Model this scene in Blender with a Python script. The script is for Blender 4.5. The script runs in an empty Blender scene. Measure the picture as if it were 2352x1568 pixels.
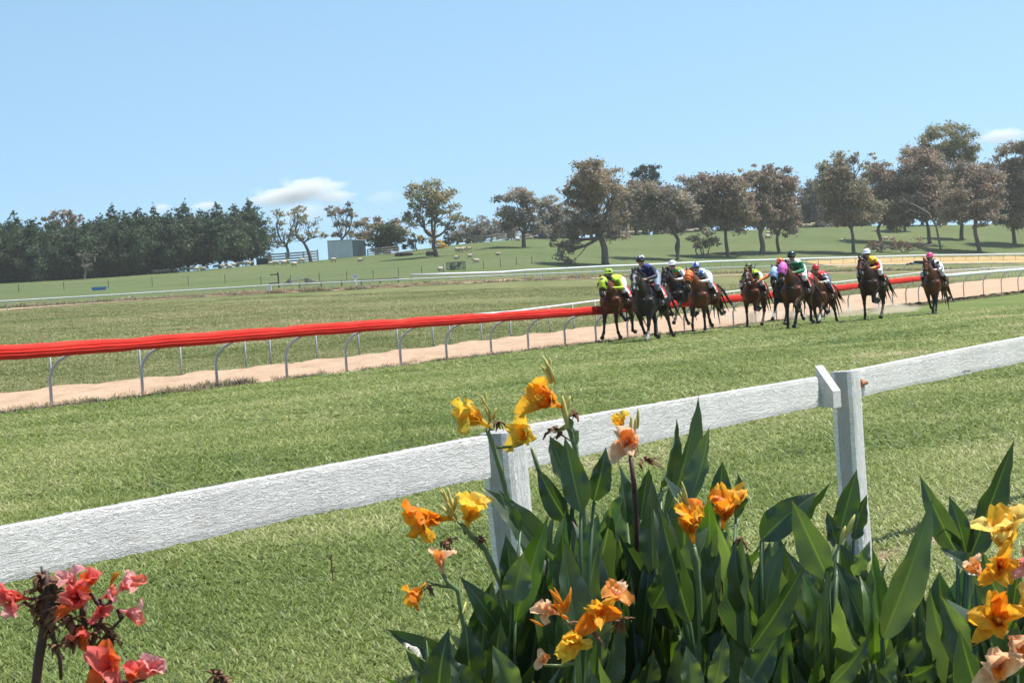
import bpy, bmesh, math, random
import numpy as np
from mathutils import Vector, Matrix, Euler

scene = bpy.context.scene
COL = scene.collection
R = math.radians

# ---------------------------------------------------------------- camera
EYE = 1.25
F = 5200.0                       # focal length in units of a 2352 px wide picture
PITCH, ROLL = 0.94, 3.72
cam_d = bpy.data.cameras.new('camera')
cam = bpy.data.objects.new('camera', cam_d)
COL.objects.link(cam)
cam_d.sensor_width = 36.0
cam_d.lens = 36.0 * F / 2352.0
cam_d.clip_start = 0.1
cam_d.clip_end = 20000.0
CAM_R = Euler((R(90 - PITCH), 0, 0)).to_matrix() @ Matrix.Rotation(R(-ROLL), 3, 'Z')
cam.matrix_world = Matrix.Translation((0, 0, EYE)) @ CAM_R.to_4x4()
cam_d.dof.use_dof = True
cam_d.dof.focus_distance = 30.0
cam_d.dof.aperture_fstop = 40.0
scene.camera = cam

# ---------------------------------------------------------------- sky and sun
SUN_DIR = Vector((0.40, 0.17, 0.90)).normalized()     # towards the sun
world = bpy.data.worlds.new('World')
scene.world = world
world.use_nodes = True
wn = world.node_tree
bg = wn.nodes['Background']
sky = wn.nodes.new('ShaderNodeTexSky')
sky.sky_type = 'NISHITA'
sky.sun_disc = False
sky.sun_elevation = math.asin(SUN_DIR.z)
sky.sun_rotation = math.atan2(SUN_DIR.x, SUN_DIR.y)
sky.altitude = 900.0
sky.air_density = 1.0
sky.dust_density = 1.0
sky.ozone_density = 1.0
# clear upland air: the pale horizon band lies lower than the texture puts it
s_tc = wn.nodes.new('ShaderNodeTexCoord')
s_add = wn.nodes.new('ShaderNodeVectorMath'); s_add.operation = 'ADD'; s_add.inputs[1].default_value = (0, 0, 0.20)
s_nrm = wn.nodes.new('ShaderNodeVectorMath'); s_nrm.operation = 'NORMALIZE'
wn.links.new(s_tc.outputs['Generated'], s_add.inputs[0])
wn.links.new(s_add.outputs[0], s_nrm.inputs[0])
wn.links.new(s_nrm.outputs[0], sky.inputs[0])
s_wb = wn.nodes.new('ShaderNodeMix'); s_wb.data_type = 'RGBA'; s_wb.blend_type = 'MULTIPLY'; s_wb.inputs[0].default_value = 1.0
s_wb.inputs[7].default_value = (1.0, 1.10, 0.98, 1)       # the camera's white balance
wn.links.new(sky.outputs[0], s_wb.inputs[6])
wn.links.new(s_wb.outputs[2], bg.inputs[0])
bg.inputs[1].default_value = 0.118
sun_d = bpy.data.lights.new('sun', 'SUN')
sun_d.energy = 4.2
sun_d.angle = R(0.53)
sun_d.color = (1.0, 0.95, 0.86)
sun = bpy.data.objects.new('sun', sun_d)
COL.objects.link(sun)
sun.rotation_euler = SUN_DIR.to_track_quat('Z', 'Y').to_euler()
sun.location = (0, 0, 60)
scene.view_settings.view_transform = 'Standard'
scene.view_settings.look = 'None'
scene.view_settings.exposure = 0.80
scene.view_settings.gamma = 1.0
scene.cycles.max_bounces = 8
scene.cycles.diffuse_bounces = 3
scene.cycles.transparent_max_bounces = 8
scene.cycles.volume_bounces = 2

# ---------------------------------------------------------------- helpers
def ray(x, y):
    return CAM_R @ Vector(((x - 1176) / F, -(y - 784) / F, -1.0))

def P(x, y, depth):
    d = ray(x, y)
    return Vector((0, 0, EYE)) + d * (depth / d.y)

def Pz(x, y, z):
    d = ray(x, y)
    return Vector((0, 0, EYE)) + d * ((z - EYE) / d.z)

_a, _b = Pz(173, 932, 0), Pz(1407, 785, 0)
TH = math.atan2(_b.x - _a.x, _b.y - _a.y)
DV = Vector((math.sin(TH), math.cos(TH), 0))          # along the straight
NV = Vector((-math.cos(TH), math.sin(TH), 0))         # across it, away from the camera
D_RED = (_a.dot(NV) + _b.dot(NV)) / 2
D_REAR = Pz(70, 905, 0).dot(NV)
print('theta', math.degrees(TH), 'D', D_RED, D_REAR)

def TD(t, d, z=0.0):             # track frame: t along the straight, d across
    return DV * t + NV * d + Vector((0, 0, z))

ROWA = [(-400, 738, 225), (0, 712, 240), (631, 672, 275), (1206, 645, 310), (1700, 626, 350), (2268, 617, 385), (2352, 616, 390), (2900, 590, 420)]
ROWB = [(-400, 690, 400), (0, 650, 400), (240, 637, 400), (420, 625, 402), (610, 606, 405), (755, 596, 408), (1148, 552, 420), (1450, 540, 445), (1850, 520, 465), (2352, 512, 480), (2900, 480, 500)]
def _prep(rows):
    pts = [P(*r) for r in rows]
    t = np.array([p.x / p.y for p in pts]); d = np.array([p.y for p in pts]); z = np.array([p.z for p in pts])
    return t, d, z
TA, DA, ZA = _prep(ROWA)
TB, DB, ZB = _prep(ROWB)
def smooth01(x):
    x = np.clip(x, 0, 1); return x * x * (3 - 2 * x)
def ground(X, Y):
    X = np.asarray(X, float); Y = np.asarray(Y, float)
    Ys = np.maximum(Y, 1.0)
    t = np.clip(X / Ys, -0.45, 0.45)
    dA = np.interp(t, TA, DA); zA = np.interp(t, TA, ZA)
    dB = np.interp(t, TB, DB); zB = np.interp(t, TB, ZB)
    s = math.sin(TH) - t * math.cos(TH)
    d0 = np.where(s > 0.17, (D_REAR + 2.0) / np.maximum(s, 0.17), (D_REAR + 2.0) / 0.17)
    d0 = np.minimum(d0, dA - 60)
    zC = EYE + (zB - EYE) * (900 / dB) * 0.70
    u1 = np.clip((Ys - d0) / (dA - d0), 0, 1)
    u2 = np.clip((Ys - dA) / (dB - dA), 0, 1)
    u3 = np.clip((Ys - dB) / (900 - dB), 0, 1)
    u4 = np.clip((Ys - 900) / 3000, 0, 1)
    z = zA * u1 + (zB - zA) * u2 + (zC - zB) * smooth01(u3) + (5 - zC) * u4
    D = X * NV.x + Y * NV.y
    z = z - 0.06 * (1 - smooth01((D - 5.0) / 6.0)) - 0.22 * (1 - smooth01((D + 0.3) / 2.4))
    return z
def gz(x, y):
    return float(ground(x, y))
def G(x, y, dmin=3.0, dmax=1200.0):
    d = ray(x, y); prev = dmin
    ds = np.geomspace(dmin, dmax, 600)
    px = d.x / d.y * ds; pz = EYE + d.z / d.y * ds
    below = pz <= ground(px, ds)
    k = int(np.argmax(below)) if below.any() else len(ds) - 1
    a, b = ds[max(k - 1, 0)], ds[k]
    for _ in range(20):
        m = (a + b) / 2
        if EYE + d.z / d.y * m <= gz(d.x / d.y * m, m): b = m
        else: a = m
    dep = (a + b) / 2; tq = d.x / d.y
    dep = min(dep, float(np.interp(tq, TB, DB)))            # nothing stands lower than the crest line hides
    p = P(x, y, dep)
    p.z = gz(p.x, p.y)
    return p

def tag(o, label=None, cat=None, group=None, kind=None):
    if label: o['label'] = label
    if cat: o['category'] = cat
    if group: o['group'] = group
    if kind: o['kind'] = kind
    return o

def empty(name, loc, rz=0.0, label=None, cat=None, group=None):
    o = bpy.data.objects.new(name, None)
    o.empty_display_size = 0.2
    COL.objects.link(o)
    o.location = loc
    o.rotation_euler = (0, 0, rz)
    return tag(o, label, cat, group)

def link_mesh(name, me, mats=(), parent=None):
    o = bpy.data.objects.new(name, me)
    COL.objects.link(o)
    for m in (mats if isinstance(mats, (list, tuple)) else [mats]):
        if m is not None and m.name not in [x.name for x in me.materials if x]: me.materials.append(m)
    if parent is not None: o.parent = parent
    return o

def mesh_np(name, V, Fc, smooth=False, midx=None, col=None):
    """V (n,3), Fc: (m,k) array or list of arrays of different k"""
    me = bpy.data.meshes.new(name)
    if not isinstance(Fc, list): Fc = [Fc]
    Fc = [np.asarray(f, np.int32) for f in Fc if len(f)]
    V = np.asarray(V, np.float32)
    me.vertices.add(len(V)); me.vertices.foreach_set('co', V.ravel())
    nl = sum(f.size for f in Fc); nf = sum(len(f) for f in Fc)
    me.loops.add(nl); me.polygons.add(nf)
    me.loops.foreach_set('vertex_index', np.concatenate([f.ravel() for f in Fc]))
    tot = np.concatenate([np.full(len(f), f.shape[1], np.int32) for f in Fc])
    start = np.concatenate([[0], np.cumsum(tot)[:-1]]).astype(np.int32)
    me.polygons.foreach_set('loop_start', start)
    me.polygons.foreach_set('loop_total', tot)
    if midx is not None: me.polygons.foreach_set('material_index', np.asarray(midx, np.int32))
    me.update(calc_edges=True)
    me.polygons.foreach_set('use_smooth', np.full(nf, bool(smooth)))
    if col is not None:
        a = me.attributes.new('Col', 'FLOAT_COLOR', 'POINT')
        c = np.ones((len(V), 4), np.float32); c[:, :3] = col
        a.data.foreach_set('color', c.ravel())
    return me

class MB:
    """collects polygons for one mesh"""
    def __init__(s): s.v = []; s.f = {}; s.n = 0; s.c = []
    def add(s, V, Fc, col=None):
        V = np.asarray(V, float).reshape(-1, 3)
        if not isinstance(Fc, list) or (len(Fc) and np.isscalar(Fc[0][0])): Fc = [np.asarray(Fc)]
        for f in Fc:
            f = np.asarray(f)
            if f.size: s.f.setdefault(f.shape[1], []).append(f + s.n)
        s.v.append(V); s.n += len(V)
        s.c.append(np.tile(np.asarray(col if col is not None else (1, 1, 1), float), (len(V), 1)))
        return s
    def tube(s, pts, rad, n=8, cap=True, col=None, flat=None):
        pts = [Vector(p) for p in pts]
        m = len(pts)
        if np.isscalar(rad): rad = [rad] * m
        V = []; prev = None
        for i, p in enumerate(pts):
            d = (pts[min(i + 1, m - 1)] - pts[max(i - 1, 0)])
            d = d.normalized() if d.length > 1e-9 else Vector((0, 0, 1))
            if prev is None:
                a = d.cross(Vector((0, 0, 1)))
                if a.length < 1e-3: a = d.cross(Vector((1, 0, 0)))
            else: a = prev - d * prev.dot(d)
            if a.length < 1e-6: a = d.orthogonal()
            a.normalize(); prev = a; b = d.cross(a)
            ra = rad[i] if np.isscalar(rad[i]) else rad[i][0]
            rb = rad[i] if np.isscalar(rad[i]) else rad[i][1]
            for k in range(n):
                an = 2 * math.pi * k / n
                V.append(p + a * (math.cos(an) * ra) + b * (math.sin(an) * rb))
        Fq = [[i * n + k, i * n + (k + 1) % n, (i + 1) * n + (k + 1) % n, (i + 1) * n + k] for i in range(m - 1) for k in range(n)]
        Ft = []
        if cap:
            V.append(pts[0]); V.append(pts[-1]); c0, c1 = len(V) - 2, len(V) - 1
            Ft = [[c0, (k + 1) % n, k] for k in range(n)] + [[c1, (m - 1) * n + k, (m - 1) * n + (k + 1) % n] for k in range(n)]
        return s.add([tuple(v) for v in V], [np.array(Fq)] + ([np.array(Ft)] if Ft else []), col)
    def box(s, c, ex, ey, ez, col=None):
        """centre and three half-edge vectors"""
        c, ex, ey, ez = Vector(c), Vector(ex), Vector(ey), Vector(ez)
        V = [tuple(c + ex * i + ey * j + ez * k) for i in (-1, 1) for j in (-1, 1) for k in (-1, 1)]
        return s.add(V, [[0, 1, 3, 2], [4, 6, 7, 5], [0, 4, 5, 1], [2, 3, 7, 6], [0, 2, 6, 4], [1, 5, 7, 3]], col)
    def ell(s, c, r, nu=12, nv=8, col=None, M=None):
        V = []; c = Vector(c)
        for j in range(nv + 1):
            ph = math.pi * j / nv
            for i in range(nu):
                a = 2 * math.pi * i / nu
                v = Vector((r[0] * math.sin(ph) * math.cos(a), r[1] * math.sin(ph) * math.sin(a), r[2] * math.cos(ph)))
                V.append(tuple(c + (M @ v if M is not None else v)))
        Fq = [[j * nu + i, (j + 1) * nu + i, (j + 1) * nu + (i + 1) % nu, j * nu + (i + 1) % nu] for j in range(nv) for i in range(nu)]
        return s.add(V, Fq, col)
    def mesh(s, name, smooth=False, colors=False):
        V = np.concatenate(s.v)
        return mesh_np(name, V, [np.concatenate(f) for f in s.f.values()], smooth, None, np.concatenate(s.c) if colors else None)
    def build(s, name, mat, parent=None, smooth=False, colors=False):
        return link_mesh(name, s.mesh(name, smooth, colors), mat, parent)

# ---------------------------------------------------------------- materials
class NT:
    def __init__(s, name, rough=0.8, spec=0.3):
        s.m = bpy.data.materials.new(name); s.m.use_nodes = True
        s.t = s.m.node_tree; s.b = s.t.nodes['Principled BSDF']; s.out = s.t.nodes['Material Output']
        s.b.inputs['Roughness'].default_value = rough
        s.b.inputs['Specular IOR Level'].default_value = spec
    def n(s, typ, **kw):
        o = s.t.nodes.new('ShaderNode' + typ)
        for k, v in kw.items():
            if k in o.inputs.keys(): o.inputs[k].default_value = v
            else: setattr(o, k, v)
        return o
    def l(s, a, b): s.t.links.new(a, b)
    def coord(s, scale=(1, 1, 1), rot=(0, 0, 0), kind='Object'):
        tc = s.n('TexCoord'); mp = s.n('Mapping')
        mp.inputs['Scale'].default_value = scale; mp.inputs['Rotation'].default_value = rot
        s.l(tc.outputs[kind], mp.inputs['Vector']); return mp.outputs[0]
    def noise(s, vec, scale, detail=4.0, rough=0.55, dist=0.0):
        o = s.n('TexNoise'); o.inputs['Scale'].default_value = scale; o.inputs['Detail'].default_value = detail
        o.inputs['Roughness'].default_value = rough; o.inputs['Distortion'].default_value = dist
        if vec is not None: s.l(vec, o.inputs['Vector'])
        return o.outputs['Fac']
    def ramp(s, fac, stops, interp='LINEAR'):
        o = s.n('ValToRGB'); el = o.color_ramp.elements; o.color_ramp.interpolation = interp
        while len(el) < len(stops): el.new(0.5)
        for e, (p, c) in zip(el, stops):
            e.position = p; e.color = (*c, 1) if len(c) == 3 else c
        s.l(fac, o.inputs[0]); return o.outputs[0]
    def mix(s, fac, a, b, mode='MIX'):
        o = s.n('Mix', data_type='RGBA', blend_type=mode)
        for sock, v in ((o.inputs[0], fac), (o.inputs[6], a), (o.inputs[7], b)):
            if hasattr(v, 'is_linked'): s.l(v, sock)
            elif np.isscalar(v): sock.default_value = v
            else: sock.default_value = (*v, 1) if len(v) == 3 else v
        return o.outputs[2]
    def math(s, op, a, b=0.0):
        o = s.n('Math', operation=op)
        for sock, v in ((o.inputs[0], a), (o.inputs[1], b)):
            if hasattr(v, 'is_linked'): s.l(v, sock)
            else: sock.default_value = v
        return o.outputs[0]
    def bump(s, h, strength=0.5, dist=0.02):
        o = s.n('Bump'); o.inputs['Strength'].default_value = strength; o.inputs['Distance'].default_value = dist
        s.l(h, o.inputs['Height']); s.l(o.outputs[0], s.b.inputs['Normal']); return o
    def col(s, c):
        if hasattr(c, 'is_linked'): s.l(c, s.b.inputs['Base Color'])
        else: s.b.inputs['Base Color'].default_value = (*c, 1)
        return s
    def translucent(s, color, fac):
        tr = s.n('BsdfTranslucent'); mx = s.n('MixShader'); mx.inputs[0].default_value = fac
        if hasattr(color, 'is_linked'): s.l(color, tr.inputs[0])
        else: tr.inputs[0].default_value = (*color, 1)
        s.l(s.b.outputs[0], mx.inputs[1]); s.l(tr.outputs[0], mx.inputs[2]); s.l(mx.outputs[0], s.out.inputs[0])
        return s

def mottled(name, c1, c2, scale=8.0, rough=0.7, spec=0.25, bump=0.0, bscale=40, metal=0.0):
    t = NT(name, rough, spec)
    v = t.coord()
    t.col(t.ramp(t.noise(v, scale), [(0.3, c1), (0.7, c2)]))
    t.b.inputs['Metallic'].default_value = metal
    if bump: t.bump(t.noise(v, bscale, 5), bump, 0.01)
    return t.m
# ---------------------------------------------------------------- ground materials
def ground_mat(name, ramps, streak=0.5, dry=None, dryamt=0.5, fine=30.0, bump=0.5, patch=0.05):
    """grass seen from afar: patches, streaks along the mowing direction, fine grain"""
    t = NT(name, 0.9, 0.1)
    v = t.coord(rot=(0, 0, TH))
    st = t.coord(scale=(1.0, 0.06, 1.0), rot=(0, 0, TH))
    big = t.noise(v, patch, 3)
    strk = t.noise(st, streak, 4)
    mid = t.noise(v, 1.3, 5, 0.65)
    gr = t.noise(v, fine, 3, 0.7)
    f = t.math('ADD', t.math('MULTIPLY', big, 0.35), t.math('MULTIPLY', strk, 0.30))
    f = t.math('ADD', f, t.math('MULTIPLY', mid, 0.20))
    f = t.math('ADD', f, t.math('MULTIPLY', gr, 0.15))
    c = t.ramp(f, ramps)
    if dry:
        m = t.ramp(t.math('ADD', t.math('MULTIPLY', strk, 0.6), t.math('MULTIPLY', mid, 0.4)), [(0.50, (0, 0, 0)), (0.66, (dryamt,) * 3)])
        c = t.mix(m, c, dry)
    t.col(c)
    h = t.math('ADD', t.math('MULTIPLY', mid, 0.5), t.math('MULTIPLY', gr, 0.5))
    t.bump(h, bump, 0.15)
    return t.m

M_turf = ground_mat('turf_grass', [(0.30, (0.085, 0.125, 0.030)), (0.5, (0.135, 0.175, 0.050)), (0.70, (0.195, 0.225, 0.080))], 0.55, (0.20, 0.20, 0.085), 0.35, 26.0, 0.6, 0.12)
M_infield = ground_mat('infield_grass', [(0.32, (0.075, 0.098, 0.026)), (0.5, (0.120, 0.128, 0.042)), (0.68, (0.170, 0.160, 0.064))], 0.22, (0.25, 0.20, 0.095), 0.45, 8.0, 0.5, 0.03)

def paddock_mat():
    t = NT('paddock_grass', 0.9, 0.1)
    v = t.coord()
    att = t.n('Attribute', attribute_name='zone')
    st = t.coord(scale=(1.0, 0.10, 1.0), rot=(0, 0, TH))
    st2 = t.coord(scale=(0.12, 1.0, 1.0))
    n = t.math('ADD', t.math('MULTIPLY', t.noise(v, 0.05, 4), 0.45), t.math('MULTIPLY', t.noise(v, 0.9, 5, 0.7), 0.55))
    hill = t.ramp(n, [(0.36, (0.082, 0.115, 0.042)), (0.5, (0.112, 0.145, 0.056)), (0.66, (0.150, 0.172, 0.076))])
    hill = t.mix(t.ramp(t.noise(st2, 0.10, 4, 0.6), [(0.56, (0, 0, 0)), (0.72, (0.45,) * 3)]), hill, (0.19, 0.165, 0.09))
    fine = t.noise(v, 9.0, 4, 0.75)
    n2 = t.math('ADD', t.math('MULTIPLY', t.noise(st, 0.16, 5, 0.6), 0.5), t.math('MULTIPLY', t.noise(v, 0.6, 5, 0.7), 0.28))
    n2 = t.math('ADD', n2, t.math('MULTIPLY', fine, 0.22))
    inf = t.ramp(n2, [(0.36, (0.105, 0.138, 0.044)), (0.47, (0.150, 0.168, 0.062)), (0.57, (0.200, 0.195, 0.088)), (0.68, (0.27, 0.23, 0.125))])
    inf = t.mix(t.ramp(t.noise(st, 0.07, 4, 0.7), [(0.58, (0, 0, 0)), (0.66, (0.6,) * 3)]), inf, (0.235, 0.185, 0.095))
    c = t.mix(att.outputs['Fac'], inf, hill)
    t.col(c)
    t.bump(t.math('ADD', t.noise(v, 1.2, 5, 0.7), fine), 0.6, 0.25)
    return t.m
M_paddock = paddock_mat()

def sand_mat():
    t = NT('sand', 0.95, 0.08)
    v = t.coord(rot=(0, 0, TH)); st = t.coord(scale=(1, 0.15, 1), rot=(0, 0, TH))
    n = t.math('ADD', t.math('MULTIPLY', t.noise(st, 1.6, 5, 0.6), 0.6), t.math('MULTIPLY', t.noise(v, 7.0, 5, 0.7), 0.4))
    c = t.ramp(n, [(0.30, (0.32, 0.218, 0.148)), (0.48, (0.445, 0.312, 0.216)), (0.68, (0.53, 0.385, 0.275))])
    t.col(c)
    t.bump(t.math('ADD', t.noise(v, 4.0, 5, 0.6), t.math('MULTIPLY', t.noise(v, 22, 3), 0.4)), 0.8, 0.12)
    return t.m
M_sand = sand_mat()

# ---------------------------------------------------------------- terrain sheet
def grid_sheet(name, ts, ds, mat, dz=0.0, jitter=None, zone=False):
    T, D = np.meshgrid(ts, ds)
    X = DV.x * T + NV.x * D; Y = DV.y * T + NV.y * D
    if jitter is not None: X, Y = jitter(T, D, X, Y)
    Z = ground(X, Y) + dz
    V = np.stack([X, Y, Z], -1).reshape(-1, 3)
    w = len(ts); h = len(ds)
    i, j = np.meshgrid(np.arange(w - 1), np.arange(h - 1))
    a = (j * w + i).ravel()
    Fq = np.stack([a, a + 1, a + w + 1, a + w], 1)
    me = mesh_np(name, V, Fq, True)
    o = link_mesh(name, me, mat)
    o['kind'] = 'structure'
    return o

def build_terrain():
    tt = np.linspace(-0.62, 0.62, 160)
    yy = np.concatenate([np.linspace(-30, 30, 25), np.geomspace(32, 700, 150), np.geomspace(740, 1300, 10)])
    T, Y = np.meshgrid(tt, yy)
    X = T * np.maximum(np.abs(Y), 60)
    Z = ground(X, Y)
    D = X * NV.x + Y * NV.y
    rng = np.random.default_rng(3)
    Z = Z - 0.12 * ((D < D_REAR - 0.4) & (Y < 400))
    far = smooth01((Y - 60) / 100)
    Z = Z + far * 0.05 * (np.sin(X * 0.11 + Y * 0.05) + np.sin(X * 0.045 - Y * 0.12 + 1.7))
    V = np.stack([X, Y, Z], -1).reshape(-1, 3)
    w, h = len(tt), len(yy)
    i, j = np.meshgrid(np.arange(w - 1), np.arange(h - 1))
    a = (j * w + i).ravel()
    me = mesh_np('terrain', V, np.stack([a, a + 1, a + w + 1, a + w], 1), True)
    tc = np.clip(X / np.maximum(Y, 1), -0.45, 0.45)
    dA = np.interp(tc, TA, DA)
    zone = smooth01((Y - dA - 2) / 10).ravel().astype(np.float32)
    at = me.attributes.new('zone', 'FLOAT', 'POINT'); at.data.foreach_set('value', zone)
    o = link_mesh('paddock_and_infield', me, M_paddock); o['kind'] = 'structure'
build_terrain()

def wob(T, amp, s): return amp * (np.sin(T * 0.7 * s + 0.3) * 0.5 + np.sin(T * 1.9 * s + 1.1) * 0.3 + np.sin(T * 4.7 * s) * 0.2)
tts = np.concatenate([np.arange(-40, 0, 2.0), np.arange(0, 130, 0.5), np.arange(130, 460, 4.0)])
grid_sheet('turf_track', tts, np.concatenate([np.linspace(-14, 3, 12), np.linspace(3.4, 12, 20), np.linspace(13, D_RED + 0.3, 12)]), M_turf)
# far edge of the sand, where the rear rail stands: it runs slowly away from the red rail
FE = [(-300, 932), (0, 905), (632, 841), (922, 808), (1076, 789), (1246, 770), (1383, 752), (1665, 715), (1764, 704), (1970, 681), (2068, 667), (2268, 645), (2420, 630)]
FEP = [G(*p) for p in FE]
FE_T = np.array([p.dot(DV) for p in FEP]); FE_D = np.array([p.dot(NV) for p in FEP])
_o = np.argsort(FE_T); FE_T, FE_D = FE_T[_o], FE_D[_o]
print('far edge', FE_T.round(1), FE_D.round(1))
def far_d(T): return np.interp(T, FE_T, FE_D)
def sj(T, D, X, Y):
    u = (D - (D_RED - 0.2)) / (D_REAR - 0.9 - (D_RED - 0.2))
    k = wob(T, 0.18, 1.0) * (u < 0.15) + wob(T + 9, 0.28, 1.4) * (u > 0.9)
    d2 = (D_RED - 0.2) + u * (far_d(T) - 0.2 - (D_RED - 0.2)) + k
    return DV.x * T + NV.x * d2, DV.y * T + NV.y * d2
so = grid_sheet('sand_track', tts, np.concatenate([np.linspace(D_RED - 0.2, D_REAR - 0.9, 22)]), M_sand, 0.03, sj)
# uneven, hoof-worn sand
me = so.data; co = np.zeros(len(me.vertices) * 3, np.float32); me.vertices.foreach_get('co', co); co = co.reshape(-1, 3)
rg = np.random.default_rng(5)
co[:, 2] += 0.10 * smooth01((co[:, 1] - 50) / 60) + 0.03 * rg.random(len(co)) + 0.02 * np.sin(co[:, 0] * 2.1 + co[:, 1] * 1.3)
me.vertices.foreach_set('co', co.ravel()); me.update()

from mathutils.bvhtree import BVHTree
_tm = bpy.data.objects['paddock_and_infield'].data
T_BVH = BVHTree.FromPolygons([v.co.copy() for v in _tm.vertices], [tuple(p.vertices) for p in _tm.polygons])
def mesh_z(x, y):
    h = T_BVH.ray_cast(Vector((x, y, 200)), Vector((0, 0, -1)))
    return h[0].z if h[0] is not None else gz(x, y)
def ribbon(name, pix, width, mat, dz, seed=0, n=80):
    """strip of ground following picture points, laid on the terrain"""
    pts = [G(*p) for p in pix]
    xs = np.linspace(0, len(pts) - 1, n)
    A = np.array([tuple(p) for p in pts]); idx = np.arange(len(pts))
    C = np.stack([np.interp(xs, idx, A[:, k]) for k in range(3)], 1)
    rg = np.random.default_rng(seed)
    V = []
    for i in range(n):
        d = C[min(i + 1, n - 1)] - C[max(i - 1, 0)]; d[2] = 0; d /= np.linalg.norm(d) + 1e-9
        nv = np.array([-d[1], d[0], 0])
        for s in (-1, -0.33, 0.33, 1):
            q = C[i] + nv * s * width * (0.5 + 0.07 * rg.standard_normal() * (abs(s) == 1))
            q[2] = mesh_z(q[0], q[1]) + dz; V.append(q)
    a = np.array([[i * 4 + k, i * 4 + k + 1, (i + 1) * 4 + k + 1, (i + 1) * 4 + k] for i in range(n - 1) for k in range(3)])
    o = link_mesh(name, mesh_np(name, np.array(V), a, True), mat); o['kind'] = 'structure'
    return o
ribbon('far_sand_track', [(-60, 717), (300, 694), (574, 675), (860, 661), (1148, 647), (1355, 640), (1700, 632), (2010, 626), (2268, 624)], 4.5, M_sand, 0.06, 1, 900)
M_ochre = mottled('dry_ochre_ground', (0.36, 0.245, 0.105), (0.46, 0.33, 0.16), 0.4, 0.95)
ribbon('ochre_bank', [(1880, 607), (2010, 602), (2150, 599), (2352, 596), (2500, 594)], 9.0, M_ochre, 0.06, 2, 500)
# ---------------------------------------------------------------- paint, metal, plastic
def old_paint():
    t = NT('flaking_white_paint', 0.55, 0.3)
    tc = t.n('TexCoord')
    at = t.n('Attribute', attribute_name='grain')          # length along the board, height, in metres
    mp = t.n('Mapping'); mp.inputs['Scale'].default_value = (1.0, 5.0, 1.0); t.l(at.outputs['Vector'], mp.inputs['Vector'])
    a = t.noise(mp.outputs[0], 12.0, 4, 0.55, 0.7)
    mp2 = t.n('Mapping'); mp2.inputs['Scale'].default_value = (1.0, 4.0, 1.0); t.l(at.outputs['Vector'], mp2.inputs['Vector'])
    vo = t.n('TexVoronoi', feature='DISTANCE_TO_EDGE'); vo.inputs['Scale'].default_value = 34.0
    ds = t.n('Mix', data_type='RGBA'); ds.inputs[0].default_value = 0.18
    nn = t.n('TexNoise'); nn.inputs['Scale'].default_value = 14.0; t.l(mp2.outputs[0], nn.inputs['Vector'])
    t.l(mp2.outputs[0], ds.inputs[6]); t.l(nn.outputs['Color'], ds.inputs[7]); t.l(ds.outputs[2], vo.inputs['Vector'])
    crack = t.ramp(vo.outputs['Distance'], [(0.0, (0, 0, 0)), (0.06, (1, 1, 1))])
    ridges = t.ramp(a, [(0.40, (0, 0, 0)), (0.43, (0.9, 0.9, 0.9)), (0.54, (0.75,) * 3), (0.565, (0.15,) * 3), (0.60, (0.2,) * 3), (0.62, (1, 1, 1))])
    h = t.math('ADD', t.math('MULTIPLY', ridges, 0.8), t.math('MULTIPLY', crack, 0.35))
    bare = t.ramp(t.noise(mp.outputs[0], 3.5, 7, 0.75, 0.6), [(0.635, (0, 0, 0)), (0.67, (1, 1, 1))])
    dirt = t.ramp(t.noise(at.outputs['Vector'], 4.0, 5, 0.7), [(0.30, (0.78, 0.735, 0.71)), (0.55, (0.92, 0.87, 0.845))])
    c = t.mix(t.math('MULTIPLY', bare, 0.75), dirt, (0.20, 0.175, 0.15))
    t.col(c)
    t.bump(h, 0.9, 0.0046)
    return t.m
M_paint = old_paint()
M_bolt = mottled('rusty_steel', (0.30, 0.11, 0.045), (0.42, 0.20, 0.09), 60, 0.8, 0.3)
M_galv = mottled('galvanised_steel', (0.38, 0.40, 0.42), (0.50, 0.52, 0.54), 6, 0.5, 0.5)
M_darkgap = mottled('bare_grey_timber', (0.09, 0.085, 0.08), (0.16, 0.15, 0.14), 14, 0.9)

def fence_pt(x, y):                         # the old fence stands in one line
    return P(x, y, 27600.0 / (4600 - x))

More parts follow.
